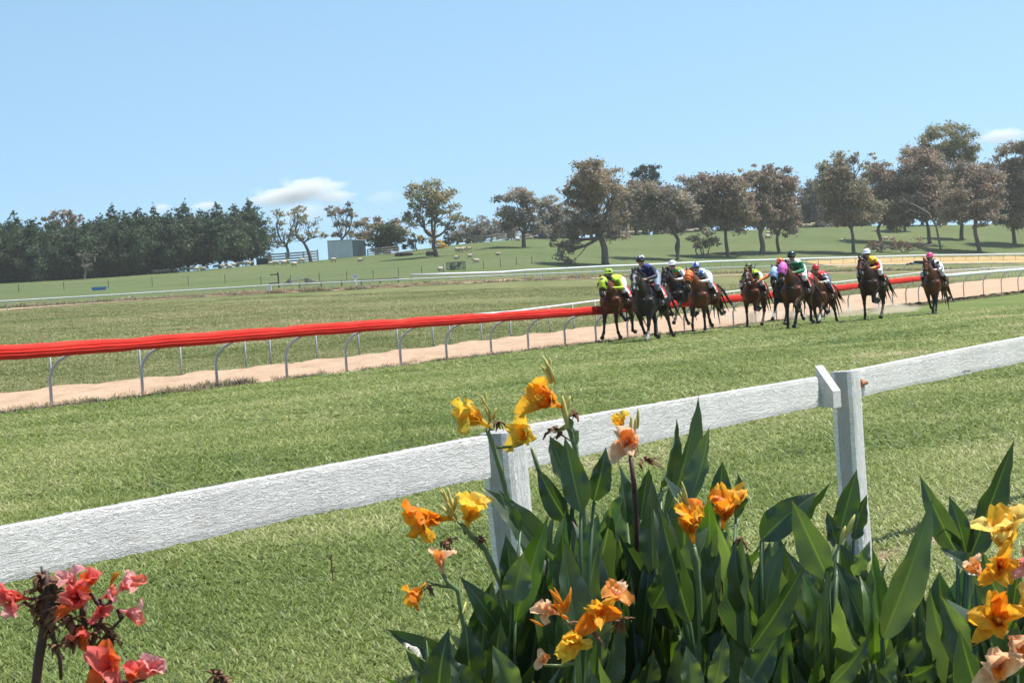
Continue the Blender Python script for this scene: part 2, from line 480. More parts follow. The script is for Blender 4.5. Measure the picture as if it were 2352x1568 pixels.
def board(name, A, B, h, th, parent, mat, seed, na=120, nb=8, chip=0.006, h2=None):
    """board from A to B (top edge points); worn edges; 'grain' holds length/height in metres"""
    rg = np.random.default_rng(seed)
    A, B = Vector(A), Vector(B); ax = (B - A); L = ax.length; ax.normalize()
    up = Vector((0, 0, 1)); sd = ax.cross(up).normalized(); up = sd.cross(ax)
    def wn(n, amp, k):
        x = np.cumsum(rg.standard_normal(n)); x -= np.linspace(x[0], x[-1], n); ker = np.ones(k) / k
        return amp * (0.4 * np.convolve(x, ker, 'same') + rg.standard_normal(n) * 0.9)
    top = np.clip(wn(na, chip * 0.16, 7), -chip * 2, chip); bot = np.clip(wn(na, chip * 0.30, 6), -chip, chip * 3.0)
    h2 = h2 or h
    prof = []                                # loop round the section: (side, v) v 0 bottom .. 1 top
    for k in range(nb + 1): prof.append((-1, k / nb))
    prof.append((-0.55, 1.012)); prof.append((0.55, 1.012))
    for k in range(nb, -1, -1): prof.append((1, k / nb))
    prof.append((0.6, -0.012)); prof.append((-0.6, -0.012))
    V = []; g = []; m = len(prof)
    for i in range(na):
        u = i / (na - 1); hh = h + (h2 - h) * u
        for (s, v) in prof:
            e = top[i] * max(0, (v - 0.6) / 0.4) + bot[i] * max(0, (0.4 - v) / 0.4)
            bow = 0.0015 * math.sin(u * 9 + seed)
            p = A + ax * (u * L) + sd * (s * th / 2 * (0.93 if v > 0.98 or v < 0.02 else 1.0) + bow) + up * (-(1 - v) * hh + e)
            V.append(tuple(p)); g.append((u * L + seed * 3.7, v * hh + (s > 0) * 2.0 + seed, 0))
    Fq = [[i * m + k, (i + 1) * m + k, (i + 1) * m + (k + 1) % m, i * m + (k + 1) % m] for i in range(na - 1) for k in range(m)]
    c0 = len(V); V.append(tuple(A - up * h / 2)); V.append(tuple(B - up * h2 / 2)); g += [(0, 0, 0), (0, 0, 0)]
    Ft = [[c0, k, (k + 1) % m] for k in range(m)] + [[c0 + 1, (na - 1) * m + (k + 1) % m, (na - 1) * m + k] for k in range(m)]
    me = mesh_np(name, np.array(V), [np.array(Fq), np.array(Ft)], False)
    at = me.attributes.new('grain', 'FLOAT_VECTOR', 'POINT'); at.data.foreach_set('vector', np.array(g, np.float32).ravel())
    return link_mesh(name, me, mat, parent)

def vpost(name, base, top, w, th, parent, mat, seed):
    """square post, same worn skin, standing from base to top"""
    o = board(name, Vector((0, 0, 0)), Vector((1, 0, 0)) * (Vector(top) - Vector(base)).length, w, th, parent, mat, seed, 70, 5, 0.004)
    ax = (Vector(top) - Vector(base)).normalized()
    face = -FN; face = (face - ax * face.dot(ax)).normalized()    # towards the spectators
    side = ax.cross(face)
    M = Matrix((ax, -face, side)).transposed()              # local x up, local -y faces the lawn, local z across
    M = M.to_4x4(); M.translation = Vector(base) + side * (w / 2)
    o.matrix_local = M
    return o

FD = (fence_pt(1940, 852) - fence_pt(100, 1190)); FD.z = 0; FD.normalize(); FN = Vector((-FD.y, FD.x, 0))
fence = empty('white_timber_fence', (0, 0, 0), 0, 'old white painted timber post and rail fence with flaking paint', 'fence')
fA, fB = fence_pt(-260, 1259), fence_pt(1108, 1001)
board('rail_board', fA, fB, 0.152, 0.05, fence, M_paint, 1, 220, 8, 0.005, 0.147)
b0, b1 = fence_pt(1180, 984), fence_pt(1884, 866)
off = FN * 0.035
board('rail_board', b0 + off, b1 + off, 0.150, 0.048, fence, M_paint, 2, 200, 8, 0.004, 0.130)
c0_, c1_ = fence_pt(1948, 852), fence_pt(2640, 716)
board('rail_board', c0_ + off * 0.4, c1_ + off * 0.4, 0.130, 0.048, fence, M_paint, 3, 200, 8, 0.004, 0.137)
def fpost(x, y, w, lean, seed, th=0.12):
    t = fence_pt(x, y); g = gz(t.x, t.y)
    base = Vector((t.x, t.y, g - 0.2)) + FD * lean
    return vpost('post', base, t + Vector((0, 0, 0.0)), w, th, fence, M_paint, seed)
fpost(1153, 990, 0.118, 0.07, 11)
fpost(1940, 852, 0.094, 0.02, 12, 0.11)
fpost(-330, 1270, 0.115, 0.0, 13)
fpost(2660, 706, 0.115, 0.0, 14)
# angled cleat and its bolt beside the far post
cl = fence_pt(1897, 838)
mb = MB(); fr = -FN
q0 = cl + FN * 0.035 + Vector((0, 0, 0.0)); q1 = cl + fr * 0.045 - Vector((0, 0, 0.118)); q2 = q1 - Vector((0, 0, 0.075))
wv = FD * 0.040
ring = [q0 - Vector((0, 0, 0.185)), q0, q1, q2]
Vv = [tuple(p - wv) for p in ring] + [tuple(p + wv) for p in ring]
mb.add(Vv, [np.array([[0, 1, 2, 3], [7, 6, 5, 4], [0, 4, 5, 1], [1, 5, 6, 2], [2, 6, 7, 3], [3, 7, 4, 0]])])
clo = mb.build('cleat', M_paint, fence)
at = clo.data.attributes.new('grain', 'FLOAT_VECTOR', 'POINT'); at.data.foreach_set('vector', (np.array(Vv, np.float32) * 3).ravel())
bp = fence_pt(1972, 880) + fr * 0.02
mb = MB(); mb.tube([bp - FD * 0.045, bp + FD * 0.045], 0.010, 8); mb.tube([bp - FD * 0.040, bp - FD * 0.018], 0.022, 6)
mb.build('bolt', M_bolt, fence)

# bare earth kept clear under the fence
M_soil = mottled('bare_strip_soil', (0.20, 0.135, 0.095), (0.36, 0.26, 0.19), 9, 0.95, 0.1, 0.9, 30)
def strip():
    rg = np.random.default_rng(4); V = []; n = 240
    a, b = fence_pt(1250, 980), fence_pt(2900, 660); a.z = b.z = 0
    for i in range(n):
        c = a.lerp(b, i / (n - 1)); w0 = 0.16 + 0.07 * math.sin(i * 0.11) + 0.05 * rg.standard_normal(); w1 = 0.20 + 0.08 * math.sin(i * 0.07 + 1) + 0.05 * rg.standard_normal()
        for s_ in (-w1, -w1 * 0.4, w0 * 0.3, w0):
            q = c + FN * s_; V.append((q.x, q.y, gz(q.x, q.y) + 0.012 + 0.010 * rg.random()))
    Fq = np.array([[i * 4 + k, (i + 1) * 4 + k, (i + 1) * 4 + k + 1, i * 4 + k + 1] for i in range(n - 1) for k in range(3)])
    o = link_mesh('bare_soil_strip', mesh_np('bare_soil_strip', np.array(V), Fq, True), M_soil); o['kind'] = 'structure'
strip()
# ---------------------------------------------------------------- running rail wrapped in red
def red_mat():
    t = NT('red_padding', 0.8, 0.12)
    v = t.coord(scale=(1, 0.15, 3), rot=(0, 0, TH))
    t.col(t.ramp(t.noise(v, 2.0, 4), [(0.3, (0.60, 0.020, 0.014)), (0.7, (0.74, 0.040, 0.026))]))
    t.bump(t.noise(v, 6.0, 4), 0.5, 0.03)
    return t.m
M_red = red_mat()
M_whiterail = mottled('white_plastic_rail', (0.62, 0.64, 0.66), (0.72, 0.74, 0.75), 1.5, 0.4, 0.4)
M_greyrail = mottled('grey_aluminium_rail', (0.34, 0.36, 0.38), (0.48, 0.50, 0.52), 1.5, 0.45, 0.4)

def sweep(mb, path, prof, side_of=None):
    """sweep a closed profile [(side, up)] along path"""
    V = []; n = len(path); m = len(prof)
    for i in range(n):
        d = (path[min(i + 1, n - 1)] - path[max(i - 1, 0)]); d.z = 0; d.normalize()
        sd = Vector((d.y, -d.x, 0))
        for k, (s, u) in enumerate(prof):
            V.append(tuple(path[i] + sd * s + Vector((0, 0, u))))
    Fq = [[i * m + k, i * m + (k + 1) % m, (i + 1) * m + (k + 1) % m, (i + 1) * m + k] for i in range(n - 1) for k in range(m)]
    mb.add(V, [np.array(Fq), np.array([list(range(m))[::-1]]), np.array([[(n - 1) * m + k for k in range(m)]])])
    return np.array(V)

red = empty('running_rail', TD(30, D_RED), 0, 'inner running rail wrapped in bright red padding on grey gooseneck posts', 'rail')
inv = -red.matrix_basis.to_translation()
red_loc = Vector(red.location)
def rel(p): return Vector(p) - red_loc
RT = [(-120, 800), (0, 793), (173, 783), (380, 769), (549, 757), (707, 745), (965, 728), (1170, 715), (1390, 702), (1660, 680), (1930, 654), (2060, 639), (2146, 630)]
def rail_pt(x, y):                           # on the rail's line, height from the picture
    d = ray(x, y); s = (D_RED - 0.55) / (d.x * NV.x + d.y * NV.y)
    return Vector((0, 0, EYE)) + d * s
pp = [rail_pt(*q) for q in RT]
def dense(pts, step, sag=0.0, seed=0):
    out = []; rg = random.Random(seed)
    for a, b in zip(pts[:-1], pts[1:]):
        n = max(2, int((b - a).length / step))
        for k in range(n): out.append(a.lerp(b, k / n))
    out.append(pts[-1]); return out
path = dense(pp, 0.35)
for i, p in enumerate(path):
    p.z += 0.004 * math.sin(i * 0.83) + 0.003 * math.sin(i * 2.3 + 1)
prof = [(-0.01, 0.0), (0.04, -0.010), (0.085, -0.045), (0.108, -0.085), (0.100, -0.096), (0.122, -0.128), (0.126, -0.150), (0.110, -0.160), (0.124, -0.182), (0.120, -0.205), (0.100, -0.212), (0.100, -0.235), (0.06, -0.262), (-0.03, -0.262), (-0.075, -0.22), (-0.085, -0.06), (-0.05, -0.01)]
prof = [(a_ * 0.92, b_ * 0.90) for a_, b_ in prof]
mb = MB(); V = sweep(mb, [rel(p) for p in path], prof)
rg = np.random.default_rng(8)
npf = len(prof)
Vv = mb.v[0].reshape(-1, npf, 3)
amp = np.convolve(rg.standard_normal(len(path)), np.ones(3) / 3, 'same')
for k in range(npf):
    w = np.convolve(rg.standard_normal(len(path)), np.ones(4) / 4, 'same')
    Vv[:, k, 2] += 0.004 * w; Vv[:, k, 0] += 0.004 * w * math.cos(TH)
acc_ = 0.0                                   # the cover is pinched where its ties sit
for i in range(1, len(path)):
    acc_ += (path[i] - path[i - 1]).length
    if acc_ > 5.3:
        acc_ = 0.0
        for q, f_ in ((i - 1, .95), (i, .86), (min(i + 1, len(path) - 1), .95)):
            c_ = Vv[q].mean(0); Vv[q] = c_ + (Vv[q] - c_) * f_
mb.v[0] = Vv.reshape(-1, 3)
mb.build('padding', M_red, red, True)
tail_px = [(2146, 632), (2190, 629), (2260, 623), (2352, 616), (2460, 607)]
tp = dense([rail_pt(*q) for q in tail_px], 1.0)
mb = MB(); mb.tube([rel(p) - Vector((0, 0, 0.06)) for p in tp], (0.085), 8); mb.build('bare_rail', M_whiterail, red, True)
T_END = rail_pt(2146, 632).dot(DV)
px_posts = [-60, 173, 380, 549, 707, 842, 965, 1069, 1170, 1254, 1337, 1407]
ytab = np.array(RT + tail_px[1:], float)
def goose(p_t, ztop):
    g = gz(*(TD(p_t, D_RED)).xy)
    base = TD(p_t, D_RED, g - 0.15); h = ztop - (0.2 if p_t < T_END else 0.07)
    pts = [base, base + Vector((0, 0, 0.15 + (h - g) * 0.55)), base + Vector((0, 0, 0.15 + (h - g) * 0.72)) - NV * 0.05, base + Vector((0, 0, 0.15 + (h - g) * 0.88)) - NV * 0.20, base + Vector((0, 0, 0.15 + (h - g) * 1.0)) - NV * (0.44 if p_t < T_END else 0.55)]
    m = MB(); m.tube([rel(p) for p in pts], 0.028, 8); m.build('gooseneck_post', M_galv, red, True)
ts_p = []
for x in px_posts:
    yy_ = np.interp(x, ytab[:, 0], ytab[:, 1]); q = rail_pt(x, yy_); ts_p.append((q.dot(DV), q.z))
t_last = ts_p[-1][0]; step = (ts_p[-1][0] - ts_p[1][0]) / 10.0
k = 1
while t_last + step * k < 190:
    t_ = t_last + step * k
    if t_ > T_END and k % 2: k += 1; continue
    tq = [p.dot(DV) for p in pp + tp]; zq = [p.z for p in pp + tp]
    ts_p.append((t_, float(np.interp(t_, tq, zq)))); k += 1
for t_, z_ in ts_p: goose(t_, z_)

# rear rail of the sand track
rear = empty('sand_track_rail', TD(30, D_REAR), 0, 'thin pale rail on straight grey posts behind the sand track', 'rail')
rl = Vector(rear.location)
RR = [(-140, 815), (0, 803), (500, 768), (1170, 716), (1390, 688), (1530, 686), (1700, 667), (1930, 647), (2060, 632), (2146, 622), (2352, 612), (2480, 605)]
def rear_pt(x, y):
    yb = float(np.interp(x, [p[0] for p in FE], [p[1] for p in FE])); b = G(x, yb)
    return P(x, y, b.y)
rp = dense([rear_pt(*q) for q in RR], 1.5)
mb = MB(); mb.tube([p - rl for p in rp], 0.035, 8); mb.build('rail_tube', M_whiterail, rear, True)
sp = step * 1.02; acc = sp
for a_, b_ in zip(rp[:-1], rp[1:]):
    acc += (b_ - a_).length
    if acc >= sp:
        acc -= sp; g = gz(b_.x, b_.y)
        m = MB(); m.tube([Vector((b_.x, b_.y, g - 0.15)) - rl, b_ - rl], 0.026, 8); m.build('post', M_galv, rear, True)
print('rail step', step, sp)

# ---------------------------------------------------------------- far rails
def far_rail(name, label, pix, hgt, r, mat, spacing, pmat, dz_px=None, flat=False):
    pts = []
    for (x, y) in pix:
        b = G(x, y); pts.append(b)
    loc = pts[0].copy()
    root = empty(name, loc, 0, label, 'rail')
    dn = dense(pts, 6.0)
    for p in dn: p.z = gz(p.x, p.y)
    m = MB()
    m.tube([p + Vector((0, 0, hgt)) - loc for p in dn], r, 8)
    m.build('rail_bar', mat, root, True)
    acc = 0.0; last = dn[0]
    dd = dense(pts, 0.5)
    prev = dd[0]; acc = spacing
    for p in dd:
        acc += (p - prev).length; prev = p
        if acc >= spacing:
            acc = 0.0; g = gz(p.x, p.y)
            mm = MB(); mm.tube([Vector((p.x, p.y, g - 0.2)) - loc, Vector((p.x, p.y, g + hgt)) - loc], 0.05, 6)
            mm.build('post', pmat, root)
    return root
far_rail('far_inner_rail', 'long thin pale rail along the back straight beyond the infield', [(-120, 722), (0, 715), (300, 696), (631, 674), (900, 661), (1206, 648), (1355, 641), (1700, 629), (2010, 622), (2268, 618), (2330, 619)], 1.0, 0.075, M_greyrail, 6.0, M_galv)
far_rail('far_outer_rail', 'thick white outer rail starting bluntly right of the marker post', [(945, 650), (1148, 643), (1390, 628), (1640, 616), (1880, 608), (2100, 601), (2352, 597), (2480, 594)], 1.05, 0.155, M_whiterail, 3.0, M_galv)
# ---------------------------------------------------------------- trees
def leaf_mat(name, trans=0.25, rough=0.55):
    t = NT(name, rough, 0.25)
    a = t.n('Attribute', attribute_name='Col')
    t.col(a.outputs['Color'])
    g = t.n('Gamma'); g.inputs[1].default_value = 0.85
    t.l(a.outputs['Color'], g.inputs[0])
    return t.translucent(g.outputs[0], trans).m
M_leaf = leaf_mat('tree_foliage', 0.35)
def bark(name, c1, c2):
    t = NT(name, 0.9, 0.15)
    v = t.coord(scale=(1, 1, 0.25))
    t.col(t.ramp(t.noise(v, 2.5, 5, 0.65), [(0.3, c1), (0.7, c2)]))
    t.bump(t.noise(v, 9, 5), 0.6, 0.05)
    return t.m
M_gumbark = bark('gum_bark', (0.075, 0.062, 0.052), (0.21, 0.18, 0.155))
M_deadwood = bark('dead_wood', (0.17, 0.145, 0.125), (0.34, 0.30, 0.26))
M_pinebark = bark('pine_bark', (0.035, 0.028, 0.024), (0.085, 0.07, 0.06))

def leaves(clumps, rng, base, size, density, upb=0.45, flat=1.0, var=0.22, hue=None):
    """leaf-sized faces through the shells of ellipsoid clumps: (c, r3) -> V, F, col"""
    Vs, Cs = [], []
    base = np.array(base, float); density *= 0.65; size *= 1.08
    for (c, r3, tint) in clumps:
        r3 = np.array(r3, float)
        n = max(10, int(density * (r3[0] * r3[1] + r3[0] * r3[2] + r3[1] * r3[2]) / 3))
        d = rng.standard_normal((n, 3)); d /= np.linalg.norm(d, axis=1)[:, None]
        rad = rng.random(n) ** 0.38 * (1 + 0.33 * rng.standard_normal(n))
        p = np.array(c) + d * r3 * rad[:, None]
        nrm = d * 0.45 + rng.standard_normal((n, 3)) * 0.8 + np.array([0, 0, upb])
        nrm /= np.linalg.norm(nrm, axis=1)[:, None]
        a = np.cross(nrm, rng.standard_normal((n, 3))); a /= np.linalg.norm(a, axis=1)[:, None] + 1e-9
        b = np.cross(nrm, a)
        s = size * (0.6 + 0.8 * rng.random(n))[:, None]
        w = s * (0.35 + 0.25 * rng.random(n))[:, None]
        droop = np.array([0, 0, -0.18]) * s
        q = np.stack([p - a * s, p + b * w + droop * 0.3, p + a * s + droop, p - b * w + droop * 0.3], 1)
        Vs.append(q.reshape(-1, 3))
        col = base * np.array(tint) * (1 + var * rng.standard_normal((n, 1))) * (1 + 0.07 * rng.standard_normal((n, 3)))
        Cs.append(np.repeat(np.clip(col, 0.004, 0.9), 4, 0))
    V = np.concatenate(Vs); C = np.concatenate(Cs)
    Fq = np.arange(len(V)).reshape(-1, 4)
    return V, Fq, C

def bend(a, b, rg, amp, n=6):
    a, b = Vector(a), Vector(b); L = (b - a).length
    o = Vector((rg.gauss(0, 1), rg.gauss(0, 1), rg.gauss(0, 0.5))) * (amp * L)
    o2 = Vector((rg.gauss(0, 1), rg.gauss(0, 1), rg.gauss(0, 0.5))) * (amp * 0.5 * L)
    return [a.lerp(b, k / n) + o * math.sin(math.pi * k / n) + o2 * math.sin(2 * math.pi * k / n) for k in range(n + 1)]

GUM = (0.302, 0.239, 0.164)
def gum(label, bx, by, blobs, colr=GUM, dead=False, back=0.0, seed=1, leafsize=0.235, density=200, sub=1.0, tr=0.42, group=None, name='gum_tree', lean=0.0, bmat=None, cat='tree', multi=1, ctint=0.18):
    rg = random.Random(seed); rng = np.random.default_rng(seed)
    base = G(bx, by)
    if back:
        base = P(bx, by, base.y + back); base.z = gz(base.x, base.y)
    depth = base.y; k = depth / F
    root = empty(name, base, 0, label, cat, group)
    inv_b = base
    mains = []
    for (cx, cy, rx, ry) in blobs:
        c = P(cx, cy, depth + rg.uniform(-0.25, 0.25) * rx * k) - inv_b
        mains.append((c, rx * k * 1.10, ry * k * 1.14))
    clumps = []
    anchors = []
    for (c, rx, ry) in mains:
        n = int(min(44, max(9, 18 * sub * (rx * ry) / 6.0)))
        for i in range(n):
            while True:
                d = Vector((rg.uniform(-1, 1), rg.uniform(-1, 1), rg.uniform(-1, 1)))
                if 0.25 < d.length < 1: break
            d = d * (1.0 / max(d.length, 0.45)) * (0.50 + 0.52 * rg.random() + (0.25 if rg.random() < 0.12 else 0))
            p = c + Vector((d.x * rx, d.y * rx * 0.9, d.z * ry))
            r = (0.17 + 0.22 * rg.random()) * min(rx, ry * 1.3)
            r = max(r, 0.45)
            tint = 1 + ctint * rg.gauss(0, 1)
            tt = (tint * (1 + 0.06 * rg.gauss(0, 1)), tint, tint * (1 + 0.05 * rg.gauss(0, 1)))
            clumps.append((tuple(p), (r * 1.2, r * 1.2, r * 0.72), tt)); anchors.append((p, r))
    zs = [c.z for c, _, _ in mains]
    top = max(c.z + ry for c, _, ry in mains)
    mb = MB()
    # trunk with forks
    cm = Vector((0, 0, 0))
    for c, rx, ry in mains: cm += c * (rx * ry)
    cm /= sum(rx * ry for _, rx, ry in mains)
    for q in range(multi):
        off = Vector((rg.uniform(-0.9, 0.9), rg.uniform(-0.5, 0.5), 0)) if multi > 1 else Vector((0, 0, 0))
        fork = Vector((cm.x * 0.35 + lean + off.x * 1.6, cm.y * 0.3, max(1.2, top * (0.22 + 0.14 * rg.random()))))
        r0 = tr * (0.75 if multi > 1 else 1.0)
        tk = bend(off * 0.6 + Vector((0, 0, -0.4)), fork, rg, 0.05, 5)
        mb.tube(tk, [r0 * (1.35 if i == 0 else 1.15 - 0.08 * i) for i in range(6)], 8)
        sel = mains if multi == 1 else [m for i, m in enumerate(mains) if i % multi == q] or mains[:1]
        for (c, rx, ry) in sel:
            lb = bend(fork, c, rg, 0.10, 6)
            mb.tube(lb, [r0 * (0.62 - 0.075 * i) for i in range(7)], 6)
            near = [a for a in anchors if (a[0] - c).length < max(rx, ry) * 1.25]
            rg.shuffle(near)
            for (p, r) in near[:9]:
                s = lb[rg.choice((2, 3, 4, 5))]
                mb.tube(bend(s, p, rg, 0.10, 4), [r0 * 0.24, r0 * 0.19, r0 * 0.14, r0 * 0.1, r0 * 0.05], 5)
    mb.build('trunk', bmat or (M_deadwood if dead else M_gumbark), root, True)
    V, Fq, C = leaves(clumps, rng, colr, leafsize, density * (0.25 if dead else 1))
    link_mesh('crown', mesh_np('crown', V, Fq, False, None, C), M_leaf, root)
    return root

def pine(label, bx, by, topy, halfw, seed, group, colr=(0.056, 0.092, 0.048), back=0.0):
    rg = random.Random(seed); rng = np.random.default_rng(seed)
    base = G(bx, by)
    if back: base = P(bx, by, base.y + back); base.z = gz(base.x, base.y)
    k = base.y / F
    top = P(bx, topy, base.y); H = (top - base).z; Rm = halfw * k
    root = empty('pine_tree', base, 0, label, 'tree', group)
    mb = MB()
    mb.tube(bend((0, 0, -0.4), (rg.gauss(0, 0.15), 0, H * 0.97), rg, 0.012, 8), [0.34 * (1 - 0.11 * i) for i in range(9)], 8)
    clumps = []
    z = H * ((0.04 if bx < 380 else 0.14) + 0.08 * rg.random())
    while z < H * 0.985:
        u = z / H
        prof = min(1.0, (1 - u) ** 0.85 * 1.5) * (0.80 + 0.20 * min(1, u / 0.25)) * (0.85 + 0.3 * math.sin(u * 9 + seed) ** 2) + 0.05
        Rz = Rm * prof * (0.85 + 0.35 * rg.random())
        nb = rg.choice((5, 6, 7)) if u < 0.85 else 3
        a0 = rg.random() * 6.28
        for q in range(nb):
            an = a0 + 6.283 * q / nb + rg.gauss(0, 0.25)
            L = Rz * (0.7 + 0.45 * rg.random())
            e = Vector((math.cos(an) * L, math.sin(an) * L, z + L * (0.16 + 0.16 * rg.gauss(0, 1)) - 0.1 + 0.35 * rg.gauss(0, 1)))
            mb.tube([(0, 0, z), tuple(Vector((0, 0, z)).lerp(e, 0.55) + Vector((0, 0, -0.08))), tuple(e)], [0.07, 0.05, 0.02], 4)
            for s in ((0.45, 0.98) if L > 1.1 else (0.8,)):
                p = Vector((0, 0, z)).lerp(e, s)
                r = 0.55 + 0.36 * L * (0.6 + 0.6 * rg.random()); r = min(r, 1.5) * (1 - .66 * u)
                tint = max(.35, 1 + 0.32 * rg.gauss(0, 1))
                warm = 1 + 0.22 * max(0, rg.gauss(0, 1))
                clumps.append((tuple(p), (r, r, r * 0.75), (tint * warm, tint * (1 + 0.3 * (warm - 1)), tint)))
        z += H * (0.030 + 0.022 * rg.random()) * (1 - .35 * u)
    clumps.append(((0, 0, H * 0.985), (0.35, 0.35, 0.7), (1, 1, 1)))
    mb.build('trunk', M_pinebark, root, True)
    V, Fq, C = leaves(clumps, rng, colr, 0.21, 115, upb=0.6)
    link_mesh('crown', mesh_np('crown', V, Fq, False, None, C), M_leaf, root)
    return root

ORD = ['leftmost', 'second', 'third', 'fourth', 'fifth', 'sixth', 'seventh', 'eighth', 'ninth', 'tenth', 'eleventh', 'twelfth', 'thirteenth', 'fourteenth', 'fifteenth', 'sixteenth', 'seventeenth', 'eighteenth', 'nineteenth', 'twentieth']
pines = [(-34, 648, 500, 44), (4, 646, 505, 40), (42, 644, 492, 40), (82, 641, 497, 38), (120, 640, 515, 38), (160, 637, 522, 36), (200, 634, 505, 36), (238, 631, 494, 38), (266, 629, 474, 34), (296, 628, 480, 34), (326, 626, 477, 36), (362, 624, 478, 34), (396, 621, 484, 34), (432, 617, 464, 36), (468, 613, 476, 34), (506, 610, 466, 34), (545, 606, 472, 32), (579, 604, 453, 32)]
GP = 'pines of the dark windbreak row'
for i, (x, b, t, w) in enumerate(pines):
    if i == 0: lb = 'dark pine cut by the left picture edge, leftmost in the windbreak row'
    elif i == len(pines) - 1: lb = 'tallest dark pine ending the windbreak row, beside the pale gums'
    else: lb = 'dark green pine in the windbreak row, %s tree counted from the left' % ORD[i]
    pine(lb, x, b, t + (i * 7 % 11) - 4, w * (1.35 + 0.3 * ((i * 5) % 4) / 3), 100 + i, GP, back=(i % 3) * 4.0)
for i, x in enumerate(range(-10, 400, 46)):
    pine('shaded pine in the second row behind the windbreak front', x, 640 - x * 0.06, 512 - 0.06 * x + (i * 13 % 17), 46, 160 + i, 'pines of the hidden second row', back=13)
gum('brown topped gum rising behind the pines of the left windbreak', 140, 640, [(128, 498, 20, 15), (152, 494, 20, 14), (172, 508, 22, 16), (112, 508, 15, 11), (150, 530, 30, 25)], (0.311, 0.223, 0.142), back=22, seed=21)
gum('grey dead tree with thin foliage among the left pines', 193, 637, [(196, 575, 14, 26), (200, 610, 12, 16)], (0.16, 0.145, 0.125), dead=True, seed=22, back=-8, tr=0.2)
RED = (0.300, 0.232, 0.170); OLIVE = (0.288, 0.260, 0.146); GREYG = (0.298, 0.263, 0.204)
gum('thin pale gum with leaning trunk beside the last pine', 660, 601, [(640, 503, 22, 18), (655, 528, 28, 18), (690, 492, 20, 18), (630, 552, 14, 16)], OLIVE, seed=31, sub=0.8, density=104, tr=0.30)
gum('sparse gum with dark bent trunk left of the grey shed', 714, 601, [(684, 486, 17, 14), (712, 510, 24, 16), (728, 540, 30, 18), (680, 545, 20, 14)], OLIVE, seed=32, sub=0.8, density=104, tr=0.30, lean=-1.0)
gum('small crowned gum rising behind the grey shed', 785, 585, [(760, 483, 16, 13), (785, 479, 19, 13), (806, 488, 11, 8), (784, 528, 28, 18)], GREYG, seed=33, back=12, tr=0.25)
gum('broad low gum behind the round green bush near the shed', 862, 583, [(862, 515, 45, 18), (836, 530, 28, 22), (900, 535, 30, 25)], GUM, seed=34, back=25)
gum('round dark green bush right of the shed', 890, 580, [(890, 540, 42, 28), (870, 558, 30, 20), (912, 560, 24, 16)], (0.045, 0.065, 0.026), seed=35, tr=0.2, name='bush', cat='bush', density=171, multi=3)
gum('small green bush between the shed bush and the wattle', 957, 575, [(957, 553, 22, 16), (940, 562, 14, 10)], (0.055, 0.066, 0.034), seed=36, tr=0.12, name='bush', cat='bush', density=171)
gum('tall rounded gum with forked trunk standing alone on the slope', 1001, 588, [(985, 446, 48, 30), (952, 482, 30, 24), (1008, 484, 34, 28), (1048, 490, 26, 20), (975, 508, 42, 16)], OLIVE, seed=37, tr=0.36, density=152)
gum('bright yellow flowering wattle behind the lone gum', 994, 573, [(982, 541, 24, 13), (1002, 550, 15, 14), (1010, 564, 12, 7)], (0.52, 0.33, 0.012), seed=38, back=1, tr=0.12, name='wattle_tree', density=152, leafsize=0.22)
gum('narrow dark green tree right of the yellow wattle', 1030, 570, [(1029, 540, 17, 26)], (0.035, 0.050, 0.026), seed=39, back=10, tr=0.2)
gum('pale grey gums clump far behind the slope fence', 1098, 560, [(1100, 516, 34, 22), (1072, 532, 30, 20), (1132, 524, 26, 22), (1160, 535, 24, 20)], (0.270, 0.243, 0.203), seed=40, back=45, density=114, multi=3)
gum('low olive scrub between the wattle and the far grey gums', 1075, 563, [(1060, 552, 30, 12), (1095, 550, 22, 10)], (0.085, 0.085, 0.045), seed=140, back=12, tr=0.1, name='bush', cat='bush', multi=2)
gum('grey crowned gum on the crest above the slope fence', 1203, 568, [(1186, 462, 40, 28), (1180, 502, 36, 28), (1222, 484, 26, 28), (1238, 520, 22, 22)], GREYG, seed=41, tr=0.38)
gum('shaded gum half hidden left of the biggest gum', 1268, 560, [(1262, 486, 30, 34), (1300, 515, 32, 40), (1245, 520, 20, 28)], GREYG, seed=42, back=25)
gum('biggest gum with thick dark trunk and a low limb to the left', 1391, 608, [(1372, 412, 66, 40), (1326, 440, 32, 34), (1414, 450, 30, 40), (1345, 490, 44, 36), (1400, 515, 40, 34), (1290, 545, 34, 30), (1302, 580, 30, 22)], (0.277, 0.216, 0.146), seed=43, tr=0.55, density=161, sub=1.1)
gum('dark green round treetop behind the row of gums', 1484, 552, [(1484, 398, 33, 22), (1484, 440, 30, 30)], (0.028, 0.048, 0.024), seed=44, back=40, density=180)
gum('brown gum crown between the biggest gum and the twin trunks', 1450, 556, [(1452, 450, 36, 30), (1455, 490, 40, 36)], RED, seed=45, back=30)
gum('gum with two leaning trunks behind the leading jockeys', 1548, 596, [(1498, 446, 52, 28), (1540, 470, 50, 36), (1500, 505, 42, 28), (1556, 515, 32, 24)], (0.270, 0.223, 0.162), seed=46, tr=0.34, multi=2)
gum('small rounded bush on short stems in front of the gums', 1618, 592, [(1617, 545, 32, 20), (1605, 560, 18, 14), (1632, 560, 18, 13)], OLIVE, seed=47, tr=0.16, name='bush', cat='bush', multi=4)
gum('dense brown gum right of the rounded bush', 1673, 589, [(1640, 424, 52, 26), (1668, 460, 54, 40), (1694, 505, 36, 28), (1630, 485, 36, 30)], (0.263, 0.205, 0.142), seed=48, tr=0.30)
gum('gum with a thick pale trunk left of the red crowned gum', 1747, 584, [(1748, 394, 42, 18), (1735, 440, 38, 40), (1745, 500, 38, 30), (1770, 410, 26, 18)], GUM, seed=49, tr=0.48)
